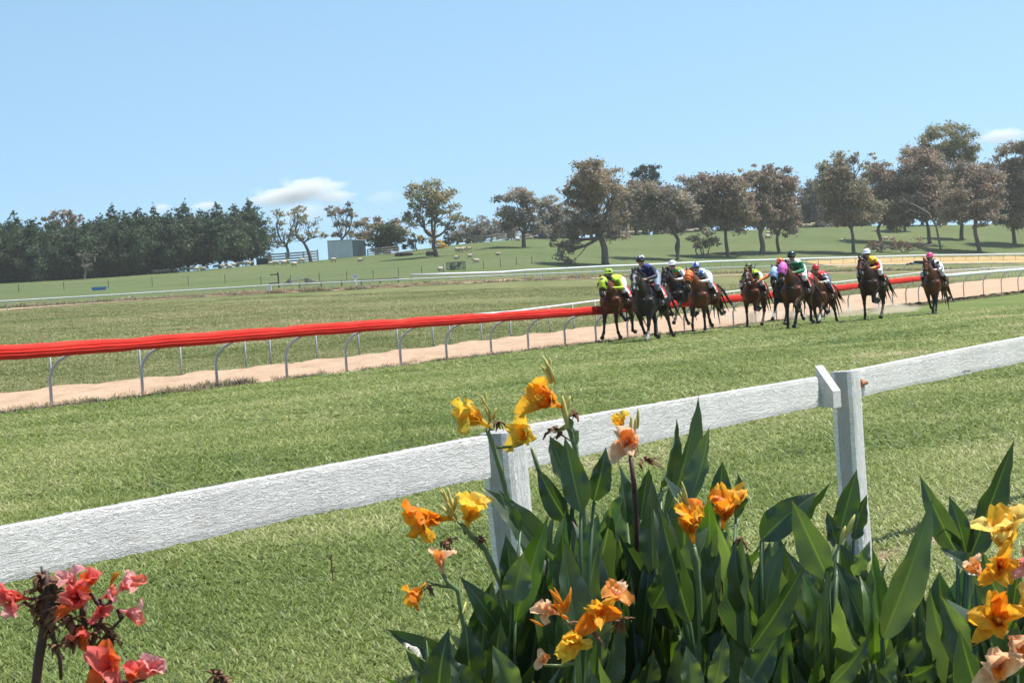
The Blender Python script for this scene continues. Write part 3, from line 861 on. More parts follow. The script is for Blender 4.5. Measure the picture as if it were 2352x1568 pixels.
gum('reddish brown rounded gum with one slim trunk', 1790, 580, [(1792, 424, 40, 36), (1784, 478, 48, 42), (1800, 520, 30, 22)], RED, seed=50, tr=0.28)
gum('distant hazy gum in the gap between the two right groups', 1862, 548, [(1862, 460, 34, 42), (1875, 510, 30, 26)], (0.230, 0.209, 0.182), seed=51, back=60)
gum('gum with rounded olive crown above the rider in yellow', 1962, 583, [(1924, 386, 42, 28), (1984, 368, 26, 16), (1935, 440, 50, 36), (1972, 478, 48, 38), (1925, 496, 42, 24)], (0.270, 0.227, 0.143), seed=52, tr=0.34)
gum('slim gum behind the gum above the rider in yellow', 2022, 555, [(2018, 424, 46, 42), (2042, 484, 40, 34)], RED, seed=53, tr=0.34)
gum('gum with a dark straight trunk above the last rider', 2137, 561, [(2108, 376, 52, 36), (2098, 434, 56, 40), (2144, 460, 46, 42), (2076, 492, 34, 24)], RED, seed=54, tr=0.36)
gum('tallest olive gum dome rising behind the right woodland', 2172, 545, [(2168, 322, 56, 30), (2204, 350, 40, 28), (2140, 352, 34, 24), (2180, 420, 40, 50)], (0.236, 0.224, 0.119), seed=55, back=35, density=152)
gum('wide brown gum with forked trunk near the right picture edge', 2250, 578, [(2238, 416, 56, 40), (2232, 462, 68, 34), (2200, 486, 40, 24), (2268, 498, 40, 20)], RED, seed=56, tr=0.40)
gum('tall gum cut by the right picture edge', 2331, 561, [(2334, 356, 46, 28), (2345, 410, 52, 44), (2328, 476, 46, 38)], (0.250, 0.205, 0.143), seed=57, tr=0.34)
gum('slender trunked gum between the wide brown gum and the dark trunk', 2210, 555, [(2205, 440, 34, 36), (2200, 490, 30, 24)], GUM, seed=58, tr=0.38, back=6)
gum('far slim gum left of the dark straight trunk', 2078, 540, [(2075, 455, 36, 34), (2060, 490, 28, 22)], GREYG, seed=59, tr=0.28, back=10)
gum('hidden crown filling the gap in the middle woodland', 1592, 556, [(1592, 440, 36, 34), (1600, 490, 30, 36)], GREYG, seed=60, back=40)
sky_x = [1230, 1300, 1450, 1560, 1640, 1760, 1860, 1930, 2060, 2180, 2280, 2400]
sky_y = [480, 440, 430, 440, 420, 410, 430, 400, 390, 350, 390, 350]
for i, x in enumerate(range(1236, 2420, 42)):
    rgf = random.Random(900 + i); ty_ = float(np.interp(x, sky_x, sky_y)) + rgf.uniform(12, 40); b_ = 545 - max(0, (x - 1300)) * 0.03
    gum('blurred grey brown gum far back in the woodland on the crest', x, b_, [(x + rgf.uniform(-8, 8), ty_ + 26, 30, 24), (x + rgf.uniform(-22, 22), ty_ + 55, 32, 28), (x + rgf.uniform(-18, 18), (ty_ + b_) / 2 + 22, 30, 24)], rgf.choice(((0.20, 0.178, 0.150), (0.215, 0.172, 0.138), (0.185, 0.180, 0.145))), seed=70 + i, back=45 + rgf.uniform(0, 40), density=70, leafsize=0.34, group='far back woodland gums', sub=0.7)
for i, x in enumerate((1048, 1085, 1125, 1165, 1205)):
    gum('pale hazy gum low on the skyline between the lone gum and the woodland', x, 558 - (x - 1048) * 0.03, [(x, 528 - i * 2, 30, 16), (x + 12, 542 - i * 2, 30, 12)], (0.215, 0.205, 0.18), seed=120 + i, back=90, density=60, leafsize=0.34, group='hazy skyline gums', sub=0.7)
# bare leaning dead tree and the brush at its foot
dt = empty('dead_tree', G(2161, 571), 0, 'bare pale dead tree leaning left over the brush heap', 'tree')
b0_ = Vector(dt.location)
def pr(x, y): return P(x, y, b0_.y) - b0_
mb = MB(); mb.tube([Vector((0, 0, -0.3)), pr(2150, 520), pr(2133, 490), pr(2105, 473), pr(2085, 465), pr(2073, 452)], [0.22, 0.19, 0.16, 0.12, 0.08, 0.04], 7)
mb.build('trunk', M_deadwood, dt, True)
mb = MB(); mb.tube([pr(2133, 490), pr(2110, 489), pr(2090, 482), pr(2060, 500)], [0.09, 0.07, 0.05, 0.03], 6)
mb.build('limb', M_deadwood, dt, True)
br = empty('brush_heap', G(2060, 582), 0, 'heap of fallen brown branches and dead leaves on the paddock', 'brush heap')
b1_ = Vector(br.location); rg = random.Random(9); rng = np.random.default_rng(9)
mb = MB(); cl = []
for i in range(40):
    x = rg.uniform(1996, 2125); p = P(x, rg.uniform(562, 580), b1_.y) - b1_
    q = p + Vector((rg.uniform(-2.5, 2.5), rg.uniform(-1, 1), rg.uniform(-0.1, 1.0)))
    mb.tube([p, p.lerp(q, 0.5) + Vector((0, 0, 0.15)), q], [0.12, 0.09, 0.04], 5)
    if i % 2 == 0: r = rg.uniform(0.5, 1.3); cl.append((tuple(p + Vector((0, 0, rg.uniform(0, 1.3)))), (r * 1.4, r, r * 0.8), (1, 1, 1)))
mb.build('branches', M_deadwood, br, True)
V, Fq, C = leaves(cl, rng, (0.20, 0.115, 0.075), 0.24, 50)
link_mesh('dead_leaves', mesh_np('dead_leaves', V, Fq, False, None, C), M_leaf, br)
# ---------------------------------------------------------------- things on the hill
def corrug(name, c1, c2):
    t = NT(name, 0.45, 0.4); v = t.coord()
    t.col(t.ramp(t.noise(v, 0.8, 4), [(0.3, c1), (0.7, c2)])); return t.m
M_shed = corrug('pale_zinc_sheet', (0.56, 0.61, 0.64), (0.64, 0.68, 0.71))
M_sheddark = corrug('dark_green_sheet', (0.060, 0.105, 0.115), (0.080, 0.130, 0.140))
M_roof = corrug('roof_sheet', (0.40, 0.43, 0.45), (0.48, 0.50, 0.52))
M_grey = bark('weathered_rails', (0.24, 0.205, 0.175), (0.40, 0.35, 0.30))
M_darkpost = bark('dark_fence_posts', (0.06, 0.055, 0.05), (0.12, 0.105, 0.09))
M_wire = mottled('old_wire', (0.22, 0.23, 0.23), (0.30, 0.31, 0.31), 3, 0.6)

def shed():
    b = G(811, 590); d = b.y
    root = empty('farm_shed', b, 0, 'small corrugated shed with pale front wall and dark green side', 'shed')
    L = P(754, 593, d - 1.0) - b; Cn = Vector((0, 0, 0)); Rr = P(841, 585, d + 5.5) - b
    h = (P(811, 551, d) - b).z
    L.z = Cn.z = Rr.z = 0
    def wall(nm, A, B, hh0, hh1, mat, n):
        m = MB(); ax = B - A; nrm = Vector((ax.y, -ax.x, 0)).normalized()
        V = []
        for i in range(n * 4 + 1):
            u = i / (n * 4); o = nrm * (0.05 * math.sin(i * math.pi / 2))
            p = A + ax * u + o
            V += [tuple(p - Vector((0, 0, 0.6))), tuple(p + Vector((0, 0, hh0 + (hh1 - hh0) * u)))]
        m.add(V, [[2 * i, 2 * i + 2, 2 * i + 3, 2 * i + 1] for i in range(n * 4)])
        m.build(nm, mat, root)
    B4 = L + Rr
    wall('front_wall', L, Cn, h, h, M_shed, 16)
    wall('side_wall', Cn, Rr, h, h * 0.96, M_sheddark, 14)
    wall('side_wall', B4, L, h * 0.96, h, M_sheddark, 14); wall('back_wall', Rr, B4, h * 0.96, h * 0.96, M_shed, 16)
    m = MB(); c = (L + Rr) / 2 + Vector((0, 0, h * 0.98 + 0.08)); ex = (Cn - L) / 2 * 1.02; ey = (Rr - Cn) / 2 * 1.03; ey.z = -h * 0.02
    m.box(c, ex, ey, (0, 0, 0.05)); m.build('roof', M_roof, root)
    m = MB(); A = Vector((0, 0, h)); m.tube([L + A, A], 0.08, 6); m.build('flashing', M_roof, root)
shed()

def plank_fence(name, label, pix, post_h, rails, spacing, mat, r=0.09, cat='fence', plank=0.10):
    pts = [G(*p) for p in pix]; loc = pts[0].copy()
    root = empty(name, loc, 0, label, cat)
    dn = dense(pts, 0.5)
    posts = [dn[0]]; acc = 0
    for a, b in zip(dn[:-1], dn[1:]):
        acc += (b - a).length
        if acc >= spacing: posts.append(b); acc = 0
    rg = random.Random(len(pix) * 7 + int(pix[0][0]))
    for p in posts:
        g = gz(p.x, p.y); m = MB(); hh = post_h * rg.uniform(0.94, 1.08)
        m.tube([Vector((p.x, p.y, g - 0.3)) - loc, Vector((p.x + rg.gauss(0, 0.03), p.y, g + hh)) - loc], r, 6); m.build('post', mat, root)
    for a, b in zip(posts[:-1], posts[1:]):
        for hz in rails:
            A = Vector((a.x, a.y, gz(a.x, a.y) + hz + rg.gauss(0, 0.02))) - loc; B = Vector((b.x, b.y, gz(b.x, b.y) + hz + rg.gauss(0, 0.02))) - loc
            m = MB(); ax = (B - A); sd = Vector((ax.y, -ax.x, 0)).normalized() * 0.03
            m.box((A + B) / 2 + sd * 2.5, ax / 2, sd, (0, 0, plank)); m.build('rail', mat, root)
    return root
plank_fence('stockyard_fence', 'weathered timber stockyard rails between the pines and shed', [(618, 607), (665, 604), (705, 601), (752, 597)], 1.9, (0.35, 0.8, 1.25, 1.7), 3.0, M_grey, 0.13, plank=0.13)
plank_fence('stockyard_fence', 'weathered timber stockyard rails to the right of the shed', [(845, 588), (880, 584), (920, 579), (945, 576)], 1.3, (0.35, 0.75, 1.15), 3.0, M_grey, 0.11)
plank_fence('stockyard_fence', 'grey timber yard fence on the crest behind the far gums', [(1092, 560), (1130, 556), (1180, 552), (1236, 547)], 1.5, (0.4, 0.85, 1.3), 3.0, M_grey, 0.12)
plank_fence('low_rail_fence', 'dark low rail fence running left from the thick white rail', [(688, 662), (760, 659), (830, 655), (945, 648)], 0.75, (0.65,), 3.2, M_darkpost, 0.08, plank=0.06)

def wire_fence(label, pix, post_h, spacing):
    pts = [G(*p) for p in pix]; loc = pts[0].copy(); root = empty('wire_fence', loc, 0, label, 'fence')
    dn = dense(pts, 1.0); acc = spacing; prev = dn[0]
    for p in dn:
        acc += (p - prev).length; prev = p
        if acc >= spacing:
            acc = 0; g = gz(p.x, p.y); m = MB(); m.tube([Vector((p.x, p.y, g - 0.3)) - loc, Vector((p.x, p.y, g + post_h)) - loc], 0.045, 5); m.build('post', M_darkpost, root)
    for k in (0.45, 0.8, 1.1):
        m = MB(); m.tube([Vector((p.x, p.y, gz(p.x, p.y) + k)) - loc for p in dn[::3] + [dn[-1]]], 0.008, 4); m.build('wire', M_wire, root)
wire_fence('sparse wire fence with thin dark posts across the sheep paddock', [(600, 655), (760, 646), (905, 636), (1000, 628), (1120, 616), (1250, 603)], 1.2, 4.5)
wire_fence('thin wire fence below the pine windbreak at the left', [(-60, 678), (130, 668), (350, 656), (560, 648)], 1.2, 6.0)

def strainer():
    b = G(665, 655); root = empty('timber_gateway', b, 0, 'old timber strainer posts with sloping stays beside the tall lever post', 'gate posts')
    k = b.y / F
    for (x, y0_, y1_, r) in [(665, 657, 641, 0.30), (706, 653, 639, 0.36)]:
        m = MB(); q = P(x, y0_, b.y) - b; t = P(x, y1_, b.y) - b; m.tube([q, t], r, 8); m.build('post', M_grey, root)
    for (x0, y0_, x1, y1_) in [(645, 656, 662, 645), (709, 641, 736, 649), (668, 645, 704, 641), (706, 642, 722, 651)]:
        m = MB(); m.tube([P(x0, y0_, b.y) - b, P(x1, y1_, b.y) - b], 0.09, 6); m.build('stay', M_grey, root)
strainer()
def lever():
    b = G(641, 660); root = empty('marker_mast', b, 0, 'tall dark post with two crossbars at the end of the low fence', 'post')
    m = MB(); m.tube([Vector((0, 0, -0.3)), P(638, 625, b.y) - b], 0.11, 6); m.build('mast', M_darkpost, root)
    for y_, x0 in ((620 + 11, 620), (651, 618)):
        m = MB(); m.tube([P(x0, y_, b.y) - b, P(640, y_ - 1, b.y) - b], 0.09, 6); m.build('crossbar', M_darkpost, root)
lever()

# feeder cage
M_greenmesh = mottled('green_mesh_frame', (0.05, 0.10, 0.07), (0.08, 0.13, 0.09), 4, 0.6)
M_black = mottled('black_rubber', (0.02, 0.02, 0.02), (0.035, 0.035, 0.035), 8, 0.6)
def cage():
    b = G(1048, 619); root = empty('feeder_cage', b, 0, 'green mesh cage round a dark feeder on the slope', 'cage')
    k = b.y / F; w = 21 * k; h = 17 * k; d = 2.2
    for sx in (-1, 1):
        for sy in (-1, 1):
            m = MB(); m.tube([(sx * w, sy * d / 2, -0.3), (sx * w, sy * d / 2, h)], 0.05, 5); m.build('corner_post', M_greenmesh, root)
    for sy in (-1, 1):
        for z in np.linspace(0.12, h, 7):
            m = MB(); m.tube([(-w, sy * d / 2, z), (w, sy * d / 2, z)], 0.014 if 0.2 < z < h - 0.1 else 0.04, 4); m.build('mesh_bar', M_greenmesh, root)
        for x in np.linspace(-w, w, 13):
            m = MB(); m.tube([(x, sy * d / 2, 0), (x, sy * d / 2, h)], 0.012, 4); m.build('mesh_bar', M_greenmesh, root)
    for sx in (-1, 1):
        m = MB(); m.tube([(sx * w, -d / 2, h), (sx * w, d / 2, h)], 0.04, 4); m.build('mesh_bar', M_greenmesh, root)
    m = MB(); m.tube([(-0.5, 0, 0), (-0.5, 0, 0.5), (-0.5, 0, 1.0)], [0.35, 0.55, 0.3], 10); m.tube([(0.2, 0, 0.3), (0.5, 0, 0.9), (0.9, 0, 1.0)], [0.25, 0.3, 0.2], 8); m.build('feeder', M_black, root)
cage()

# distance marker and small boxes
M_white = mottled('white_paint', (0.70, 0.70, 0.70), (0.80, 0.80, 0.80), 3, 0.5)
M_blackpaint = mottled('black_paint', (0.03, 0.03, 0.035), (0.05, 0.05, 0.055), 8, 0.6)
def digits(root, text, loc, size, mat, rot):
    cu = bpy.data.curves.new('number', 'FONT'); cu.body = text; cu.size = size; cu.align_x = 'CENTER'; cu.align_y = 'CENTER'; cu.extrude = 0.004
    o = bpy.data.objects.new('tmp_number', cu); COL.objects.link(o)
    dg = bpy.context.evaluated_depsgraph_get(); me = bpy.data.meshes.new_from_object(o.evaluated_get(dg)); bpy.data.objects.remove(o)
    n = link_mesh('number', me, mat, root); n.location = loc; n.rotation_euler = rot; return n
def marker():
    b = G(817, 660); k = b.y / F
    root = empty('distance_marker', b, 0, 'white square distance board with dark figures on a white post', 'sign')
    h = (P(817, 640, b.y) - b).z
    m = MB(); m.tube([(0, 0, -0.3), (0, 0, h + 0.3)], 0.13, 8); m.build('post', M_white, root)
    m = MB(); m.box((0, -0.18, h + 5.0 * k), (5.3 * k, 0, 0), (0, 0.03, 0), (0, 0, 5.6 * k)); m.build('board', M_white, root)
    digits(root, '12', (0, -0.22, h + 5.0 * k), 7.5 * k, M_blackpaint, (R(90), 0, 0))
    b = G(619, 673); k = b.y / F
    root = empty('track_box', b, 0, 'small white box on a dark stand in front of the far rail', 'box')
    m = MB(); m.tube([(-0.12, 0, -0.3), (-0.12, 0, 0.3)], 0.06, 6); m.build('stand', M_darkpost, root)
    m = MB(); m.tube([(0.12, 0, -0.3), (0.12, 0, 0.3)], 0.06, 6); m.build('stand', M_darkpost, root)
    m = MB(); s = 5.2 * k; m.box((0, 0, 0.28 + s), (s, 0, 0), (0, s * 0.7, 0), (0, 0, s)); m.build('box_body', M_white, root)
    m = MB(); m.box((0, 0, 0.30 + 2 * s), (s * 1.1, 0, 0), (0, s * 0.8, 0), (0, 0, 0.025)); m.build('lid', M_white, root)
marker()
M_blue = mottled('blue_plastic', (0.06, 0.22, 0.55), (0.08, 0.28, 0.62), 5, 0.4)
def trough():
    b = G(228, 666); root = empty('blue_trough', b, 0, 'small bright blue trough lying on the left paddock', 'trough')
    m = MB(); V = []
    for (x, y, z) in [(-.9, -.3, 0), (.9, -.3, 0), (.9, .3, 0), (-.9, .3, 0), (-1.05, -.4, .42), (1.05, -.4, .42), (1.05, .4, .42), (-1.05, .4, .42), (-.95, -.32, .40), (.95, -.32, .40), (.95, .32, .40), (-.95, .32, .40), (-.8, -.22, .08), (.8, -.22, .08), (.8, .22, .08), (-.8, .22, .08)]: V.append((x, y, z))
    m.add(V, [[3, 2, 1, 0], [0, 1, 5, 4], [1, 2, 6, 5], [2, 3, 7, 6], [3, 0, 4, 7], [4, 5, 9, 8], [5, 6, 10, 9], [6, 7, 11, 10], [7, 4, 8, 11], [8, 9, 13, 12], [9, 10, 14, 13], [10, 11, 15, 14], [11, 8, 12, 15], [12, 13, 14, 15]]); m.build('basin', M_blue, root)
trough()
def hut():
    b = G(607, 607); root = empty('yard_hut', b, 0, 'low dark hut with a flat pale roof at the last pine', 'hut'); k = b.y / F
    w = 15 * k; h = 13 * k
    m = MB(); m.box((0, 0, h / 2 - 0.2), (w, 0, 0), (0, 2, 0), (0, 0, h / 2 + 0.2)); m.build('wall', M_black, root)
    m = MB(); m.box((0, 0, h + 0.08), (w * 1.06, 0, 0), (0, 2.2, 0), (0, 0, 0.06)); m.build('roof', M_roof, root)
hut()
def log(label, x, y, L, r):
    b = G(x, y); root = empty('fallen_log', b, 0, label, 'log'); rg = random.Random(int(x))
    m = MB(); m.tube([(-L / 2, 0, r * 0.7), (-L / 6, 0.1, r * 0.8), (L / 5, 0, r * 0.8), (L / 2, 0.15, r * 0.6)], [r * 0.8, r, r * 0.95, r * 0.6], 8); m.build('trunk', M_darkpost, root, True)
    m = MB(); m.tube([(-L / 3, 0, r), (-L / 2 - 0.6, -0.5, r * 1.1), (-L / 2 - 2.0, -0.9, r * 0.4)], [r * 0.35, r * 0.25, r * 0.1], 6); m.build('branch', M_deadwood, root, True)
log('dark fallen log left of the lone gum on the slope', 928, 587, 3.2, 0.38)
log('grey stump log leaning at the foot of the lone gum', 992, 586, 2.0, 0.45)
log('long pale fallen limb under the gums right of the bush', 1650, 585, 9.0, 0.22)

# sheep
M_wool = mottled('sheep_wool', (0.46, 0.38, 0.27), (0.62, 0.54, 0.41), 5, 0.95, 0.1, 0.8, 14)
M_face = mottled('sheep_face', (0.30, 0.24, 0.18), (0.42, 0.35, 0.27), 8, 0.9)
def sheep_meshes(pose):
    b = MB(); hz = 0.62 if pose != 'lie' else 0.34
    b.tube([(-0.58, 0, hz + 0.02), (-0.50, 0, hz + 0.03), (-0.25, 0, hz + 0.04), (0.1, 0, hz + 0.02), (0.42, 0, hz + 0.05), (0.58, 0, hz + 0.06)], [0.10, 0.24, 0.30, 0.31, 0.25, 0.12], 12)
    n = MB()
    if pose == 'graze': n.tube([(0.45, 0, hz + 0.05), (0.68, 0, hz - 0.15), (0.80, 0, hz - 0.38), (0.90, 0, hz - 0.50)], [0.17, 0.13, 0.09, 0.05], 8)
    else: n.tube([(0.45, 0, hz + 0.08), (0.62, 0, hz + 0.28), (0.74, 0, hz + 0.34), (0.92, 0, hz + 0.24)], [0.17, 0.13, 0.10, 0.05], 8)
    for s in (-1, 1):
        c = Vector((0.74, 0, hz - 0.24)) if pose == 'graze' else Vector((0.70, 0, hz + 0.38))
        n.tube([c + Vector((0, s * 0.08, 0)), c + Vector((-0.05, s * 0.20, -0.02))], [0.03, 0.012], 5)
    legs = []
    for sx in (-0.38, 0.36):
        for sy in (-1, 1):
            l = MB()
            if pose != 'lie': l.tube([(sx, sy * 0.14, hz - 0.1), (sx + 0.02, sy * 0.14, 0.28), (sx - 0.01, sy * 0.14, 0.0)], [0.07, 0.045, 0.03], 6)
            else: l.tube([(sx, sy * 0.20, 0.16), (sx + 0.12, sy * 0.26, 0.08), (sx + 0.25, sy * 0.22, 0.05)], [0.07, 0.045, 0.03], 6)
            legs.append(l.mesh('leg', True))
    bm_ = b.mesh('fleece', True); nm_ = n.mesh('head', True)
    bm_.materials.append(M_wool); nm_.materials.append(M_face)
    for l in legs: l.materials.append(M_face)
    return bm_, nm_, legs
SH = {p: sheep_meshes(p) for p in ('graze', 'stand', 'lie')}
def sheep(x, y, pose, rz, label, group, sc=1.0):
    b = G(x, y); root = empty('sheep', b, rz, label, 'sheep', group); root.scale = (sc,) * 3
    body, head, legs = SH[pose]
    for nm, me in [('fleece', body), ('head', head)] + [('leg', l) for l in legs]:
        o = bpy.data.objects.new(nm, me); COL.objects.link(o); o.parent = root
rg = random.Random(77)
def flock(pts, label, group):
    for i, (x, y, p) in enumerate(pts):
        sheep(x, y, {'g': 'graze', 's': 'stand', 'l': 'lie'}[p], rg.choice((0.2, 2.9, 3.4, -0.3, 0.6, 2.5)), label if isinstance(label, str) else label[i], group, rg.uniform(0.75, 0.95))
z4 = [(1330, 945), (1365, 940), (1410, 938), (1440, 936), (1565, 935), (1592, 930), (1640, 930), (1683, 932), (1708, 915), (1738, 928), (1760, 912), (1852, 905), (1900, 907), (1928, 895), (1965, 908), (1998, 898), (2030, 886), (2062, 882), (2090, 880), (2130, 885), (2155, 872)]
flock([(zx * .2686, 373 + zy * .2686 + 1, 'g' if i % 3 else 's') for i, (zx, zy) in enumerate(z4)], 'cream sheep grazing along the foot of the pine windbreak', 'sheep along the pines')
r1 = [(195, 190), (243, 188), (320, 186), (350, 172), (417, 202), (486, 165)]
flock([((1000 + a / 2.352) * .5742, (980 + b / 2.352) * .5742 + 1.5, 'g' if i % 2 else 's') for i, (a, b) in enumerate(r1)], 'cream sheep on the grass below the timber stockyard rails', 'sheep below the stockyard')
flock([((1000 + 787 / 2.352) * .5742, (980 + 160 / 2.352) * .5742 + 1.5, 's'), ((1000 + 1038 / 2.352) * .5742, (980 + 150 / 2.352) * .5742 + 1.5, 'l')], ['cream sheep standing alone just below the grey shed', 'cream sheep lying alone below the right end of the shed'], 'single sheep by the shed')
flock([((1000 + a / 2.352) * .5742, (980 + b / 2.352) * .5742 + 1.5, p) for a, b, p in [(1950, 60, 'g'), (1985, 62, 'g'), (2015, 58, 's'), (2065, 52, 's')]], 'cream sheep in the small group right of the lone gum', 'sheep right of the lone gum')
flock([((1000 + a / 2.352) * .5742, (980 + b / 2.352) * .5742 + 1.5, 'l') for a, b in [(2070, 108), (2335, 92), (2130, 158), (1940, 126), (1795, 238)]], 'pale sheep lying on the open slope above the thick rail', 'sheep lying on the slope')
flock([(1148 + a * .2686, 287 + b * .2686 + 2, p) for a, b, p in [(1060, 905, 's'), (1100, 905, 'g'), (1130, 895, 's'), (1195, 890, 'g'), (950, 945, 'l'), (835, 935, 'l'), (270, 970, 'l'), (155, 985, 'l')]], 'pale sheep in the shade under the big gums', 'sheep in the shade of the big gums')
flock([(1148 + a * .2686, 287 + b * .2686 + 2, p) for a, b, p in [(1600, 905, 'l'), (1640, 905, 'l'), (1680, 865, 's'), (1760, 865, 's'), (2290, 965, 'g'), (2300, 940, 'g'), (2080, 905, 'l')]], 'pale sheep between the gums above the rounded bush', 'sheep between the middle gums')
flock([(1722.6 + a * .2676, 258.4 + b * .2676 + 2, p) for a, b, p in [(275, 972, 's'), (460, 980, 's'), (490, 978, 'g'), (515, 985, 'g'), (540, 975, 's'), (150, 1050, 'l'), (155, 1078, 'g'), (795, 1100, 'l'), (1165, 1085, 'l'), (1220, 1088, 'l')]], 'pale sheep on the paddock behind the rear riders', 'sheep behind the rear riders')
# ---------------------------------------------------------------- horses and jockeys
def attr_mat(name, rough=0.5, spec=0.3, sheen=0.0, bumpscale=0, coat=0.0):
    t = NT(name, rough, spec)
    a = t.n('Attribute', attribute_name='Col')
    v = t.coord()
    n = t.ramp(t.noise(v, 7.0, 4), [(0.25, (0.80, 0.80, 0.80)), (0.75, (1.15, 1.15, 1.15))])
    t.col(t.mix(1.0, a.outputs['Color'], n, 'MULTIPLY'))
    if sheen: t.b.inputs['Sheen Weight'].default_value = sheen
    if coat: t.b.inputs['Coat Weight'].default_value = coat; t.b.inputs['Coat Roughness'].default_value = 0.2
    if bumpscale: t.bump(t.noise(v, bumpscale, 4), 0.5, 0.012)
    return t.m
M_coat = attr_mat('horse_coat', 0.48, 0.18)
M_cloth = attr_mat('racing_silk', 0.55, 0.3, 0.0, 18)
M_helmet = attr_mat('helmet_cover', 0.35, 0.4)
M_tack = mottled('black_leather', (0.015, 0.014, 0.013), (0.03, 0.027, 0.025), 20, 0.45, 0.4)
M_hair = mottled('dark_horse_hair', (0.012, 0.010, 0.009), (0.035, 0.028, 0.024), 25, 0.6, 0.3)
M_hoof = mottled('hoof_horn', (0.03, 0.028, 0.026), (0.07, 0.06, 0.055), 20, 0.5)
M_steel = mottled('bright_steel', (0.5, 0.5, 0.5), (0.65, 0.65, 0.65), 10, 0.3, 0.5, metal=0.8)

def to_remesh(mb, name, voxel, smooth_it=4):
    me = mb.mesh(name)
    o = bpy.data.objects.new('tmp_' + name, me); COL.objects.link(o)
    m = o.modifiers.new('r', 'REMESH'); m.mode = 'VOXEL'; m.voxel_size = voxel; m.use_smooth_shade = True
    if smooth_it:
        sm = o.modifiers.new('s', 'SMOOTH'); sm.factor = 0.5; sm.iterations = smooth_it
    dg = bpy.context.evaluated_depsgraph_get()
    out = bpy.data.meshes.new_from_object(o.evaluated_get(dg))
    bpy.data.objects.remove(o); bpy.data.meshes.remove(me)
    out.name = name
    return out
def verts_of(me):
    co = np.zeros(len(me.vertices) * 3, np.float32); me.vertices.foreach_get('co', co); return co.reshape(-1, 3).astype(float)
def paint(me, col):
    a = me.attributes.get('Col') or me.attributes.new('Col', 'FLOAT_COLOR', 'POINT')
    c = np.ones((len(me.vertices), 4), np.float32); c[:, :3] = col
    a.data.foreach_set('color', c.ravel())
def seg_dist(Vx, a, b):
    a, b = np.array(a, float), np.array(b, float); ab = b - a
    t = np.clip(((Vx - a) @ ab) / (ab @ ab + 1e-9), 0, 1)
    return np.linalg.norm(Vx - (a + t[:, None] * ab), axis=1), t

FRONT = {  # forearm, cannon, pastern angles from straight down, + forward (degrees)
    'reach': (48, 40, 55), 'land': (22, 20, 48), 'stand': (2, -2, 30), 'fold': (50, -62, -95), 'tuck': (28, -85, -110), 'back': (-28, -40, -85), 'hang': (12, -20, -50)}
HIND = {   # gaskin (stifle to hock), cannon, pastern
    'under': (-8, 42, 55), 'stand': (-38, 6, 30), 'push': (-52, -30, -60), 'fly': (-58, -62, -105), 'tuck': (-45, 5, -80), 'swing': (-25, 20, -10)}
def leg_pts(o, segs, ang):
    p = Vector(o); out = [p.copy()]
    for L, a in zip(segs, ang):
        p = p + Vector((math.sin(R(a)) * L, 0, -math.cos(R(a)) * L)); out.append(p.copy())
    return out

